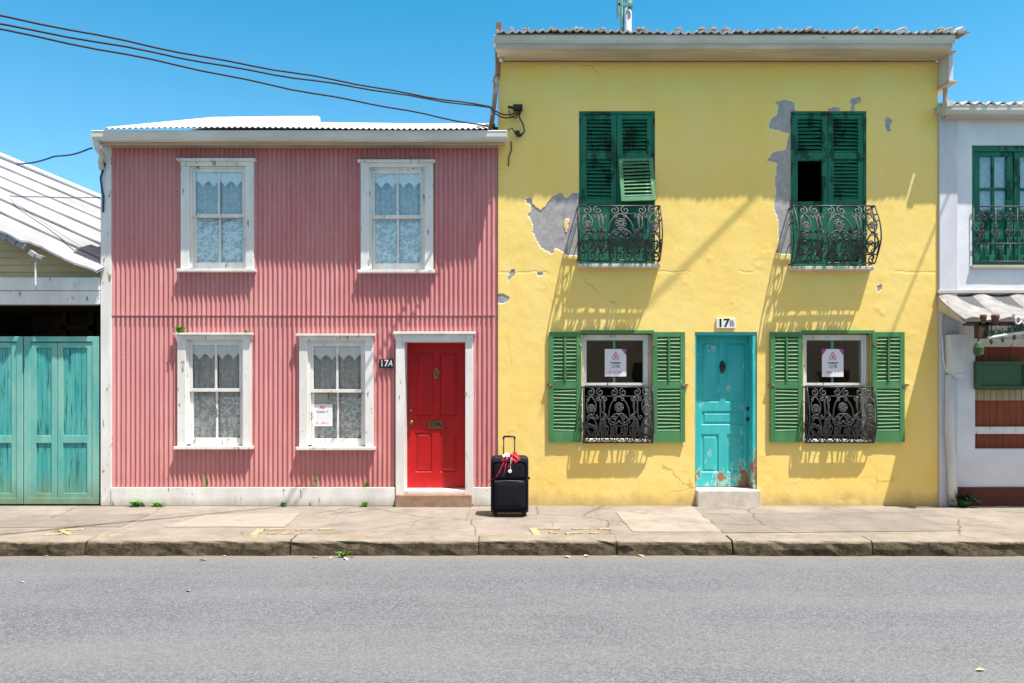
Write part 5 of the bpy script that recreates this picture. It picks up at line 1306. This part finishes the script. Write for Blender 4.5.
weed((X(158,-.08),-.08,0), 26, .05, .10, .010, 2, 'flat weed tuft just right of the broad low one at the base board')
weed((X(283,-.09),-.09,0), 22, .06, .05, .010, 3, 'small upright weed at the base board between the two ground floor windows')
weed((X(365,-.09),-.09,0), 26, .06, .06, .010, 4, 'small weed at the base board near the red door step')
weed((X(207,-.03),-.03,Z(487)), 8, .14, .02, .012, 5, 'slender green sprout above the base board under the left ground floor window')
weed((X(316,-.03),-.03,Z(487)), 9, .16, .02, .012, 6, 'slender green sprout above the base board under the window with the notice')
weed((X(367,-.03),-.03,Z(487)), 10, .07, .04, .014, 7, 'tiny green sprout above the base board close to the red door')
weed((X(180,-.05),-.05,Z(333)), 34, .07, .07, .018, 8, 'rounded green fern on the left end of the ground floor window head')
weed((X(246,-.05),-.05,Z(333)), 10, .03, .04, .012, 9, 'scrap of green fern on the right end of the ground floor window head')
weed((X(964,-.10),-.10,0), 110, .15, .14, .02, 10, 'dark bushy weed at the foot of the white drainpipe by the brick plinth', 'leaf_dark', None, 'plant', 'bushy_plant')
weed((*gp(340,545)[:1], KY-.06, -KERB_H), 20, .05, .06, .012, 11, 'green weed in the gutter below the kerb, before the red door', 'leaf', 'weeds in the street gutter')
r = random.Random(21)
lit = [(57+0,552,'pale'),(203,560,'dry'),(226,555,'dry'),(315,557,'pale'),(346,559,'pale'),(331,558,'dry'),(352,557,'pale'),(188,591,'pale'),(640,555,'dry'),(586,556,'dry'),(567,557,'dry'),(980,670,'dry'),(22,582,'pale')]
src = {}
for nm, mt in (('dry', M['litter']), ('pale', M['litter_pale'])):
    mb = MB(); mb.add([(-.045,0,.004),(-.01,-.022,.012),(.045,.0,.006),(.008,.024,.016),(0,0,.003)], [(0,1,4),(1,2,4),(2,3,4),(3,0,4)])
    src[nm] = mb.build('fallen_leaf' if nm == 'dry' else 'paper_scrap', mt, None, origin=(0,0,0)); src[nm].modifiers.new('thickness', 'SOLIDIFY').thickness = .002
used = set()
for u, v, nm in lit:
    d = 740*(1.6+KERB_H)/(v-387.0); loc = ((u-512)*d/740, min(d-10, KY-.05), -KERB_H-.002)
    o = src[nm]
    if nm in used: o = o.copy(); C.objects.link(o)
    used.add(nm); s = r.uniform(.55, 1.15); o.location = loc; o.rotation_euler = (r.uniform(-.2,.2), r.uniform(-.2,.2), r.uniform(0, 6.28)); o.scale = (s, s*r.uniform(.7,1.2), s)
    if nm == 'dry': tag(o, 'small dry brown leaf lying on the asphalt of the street', 'leaf', 'dry leaves on the street')
    else: tag(o, 'small pale scrap of litter lying on the asphalt of the street', 'litter', 'pale scraps on the street')

# ================================================================== LIGHT, SKY, CAMERA
sd_ = Vector((1.28, -1.0, 4.4)).normalized()               # toward the sun
elev = math.asin(sd_.z); az_ = math.atan2(sd_.x, sd_.y)
sun = bpy.data.lights.new('sun', 'SUN'); sun.energy = 5.0; sun.angle = math.radians(.55); sun.color = (1.0, .957, .89)
so_ = bpy.data.objects.new('sun', sun); C.objects.link(so_); so_.location = (10, -8, 30); so_.rotation_euler = sd_.to_track_quat('Z', 'Y').to_euler()
wd = bpy.data.worlds.new('World'); bpy.context.scene.world = wd; wd.use_nodes = True
nt_ = wd.node_tree; bg = nt_.nodes['Background']; sky = nt_.nodes.new('ShaderNodeTexSky'); sky.sky_type = 'NISHITA'; sky.sun_disc = False
sky.sun_elevation = elev; sky.sun_rotation = az_; sky.air_density = 1.0; sky.dust_density = .6; sky.ozone_density = 1.6; sky.altitude = 0
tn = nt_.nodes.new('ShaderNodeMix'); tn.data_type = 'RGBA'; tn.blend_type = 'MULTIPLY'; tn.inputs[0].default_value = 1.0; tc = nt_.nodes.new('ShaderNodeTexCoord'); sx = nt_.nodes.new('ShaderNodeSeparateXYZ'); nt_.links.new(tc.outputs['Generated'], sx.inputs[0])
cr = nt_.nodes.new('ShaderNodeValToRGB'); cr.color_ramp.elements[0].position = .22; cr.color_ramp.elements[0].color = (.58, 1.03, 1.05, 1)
cr.color_ramp.elements[1].position = .60; cr.color_ramp.elements[1].color = (2.25, 1.20, .66, 1)  # upper sky, out of view, tinted warm to warm the fill on shaded walls
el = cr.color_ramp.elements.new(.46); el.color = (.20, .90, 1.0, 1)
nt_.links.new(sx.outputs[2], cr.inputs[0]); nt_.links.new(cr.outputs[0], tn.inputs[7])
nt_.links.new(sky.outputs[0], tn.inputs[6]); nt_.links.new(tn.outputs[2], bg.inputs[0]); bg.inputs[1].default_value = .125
cam = bpy.data.cameras.new('camera'); co = bpy.data.objects.new('camera', cam); C.objects.link(co)
co.location = (0, -10, 1.6); co.rotation_euler = (PI/2, 0, 0); cam.sensor_width = 36; cam.lens = 740/1024*36; cam.shift_y = 45.5/1024; cam.clip_end = 2000
sc_ = bpy.context.scene; sc_.camera = co
sc_.view_settings.view_transform = 'Standard'; sc_.view_settings.look = 'None'; sc_.view_settings.exposure = .80; sc_.view_settings.gamma = 1.0
sc_.cycles.max_bounces = 8; sc_.cycles.transparent_max_bounces = 16
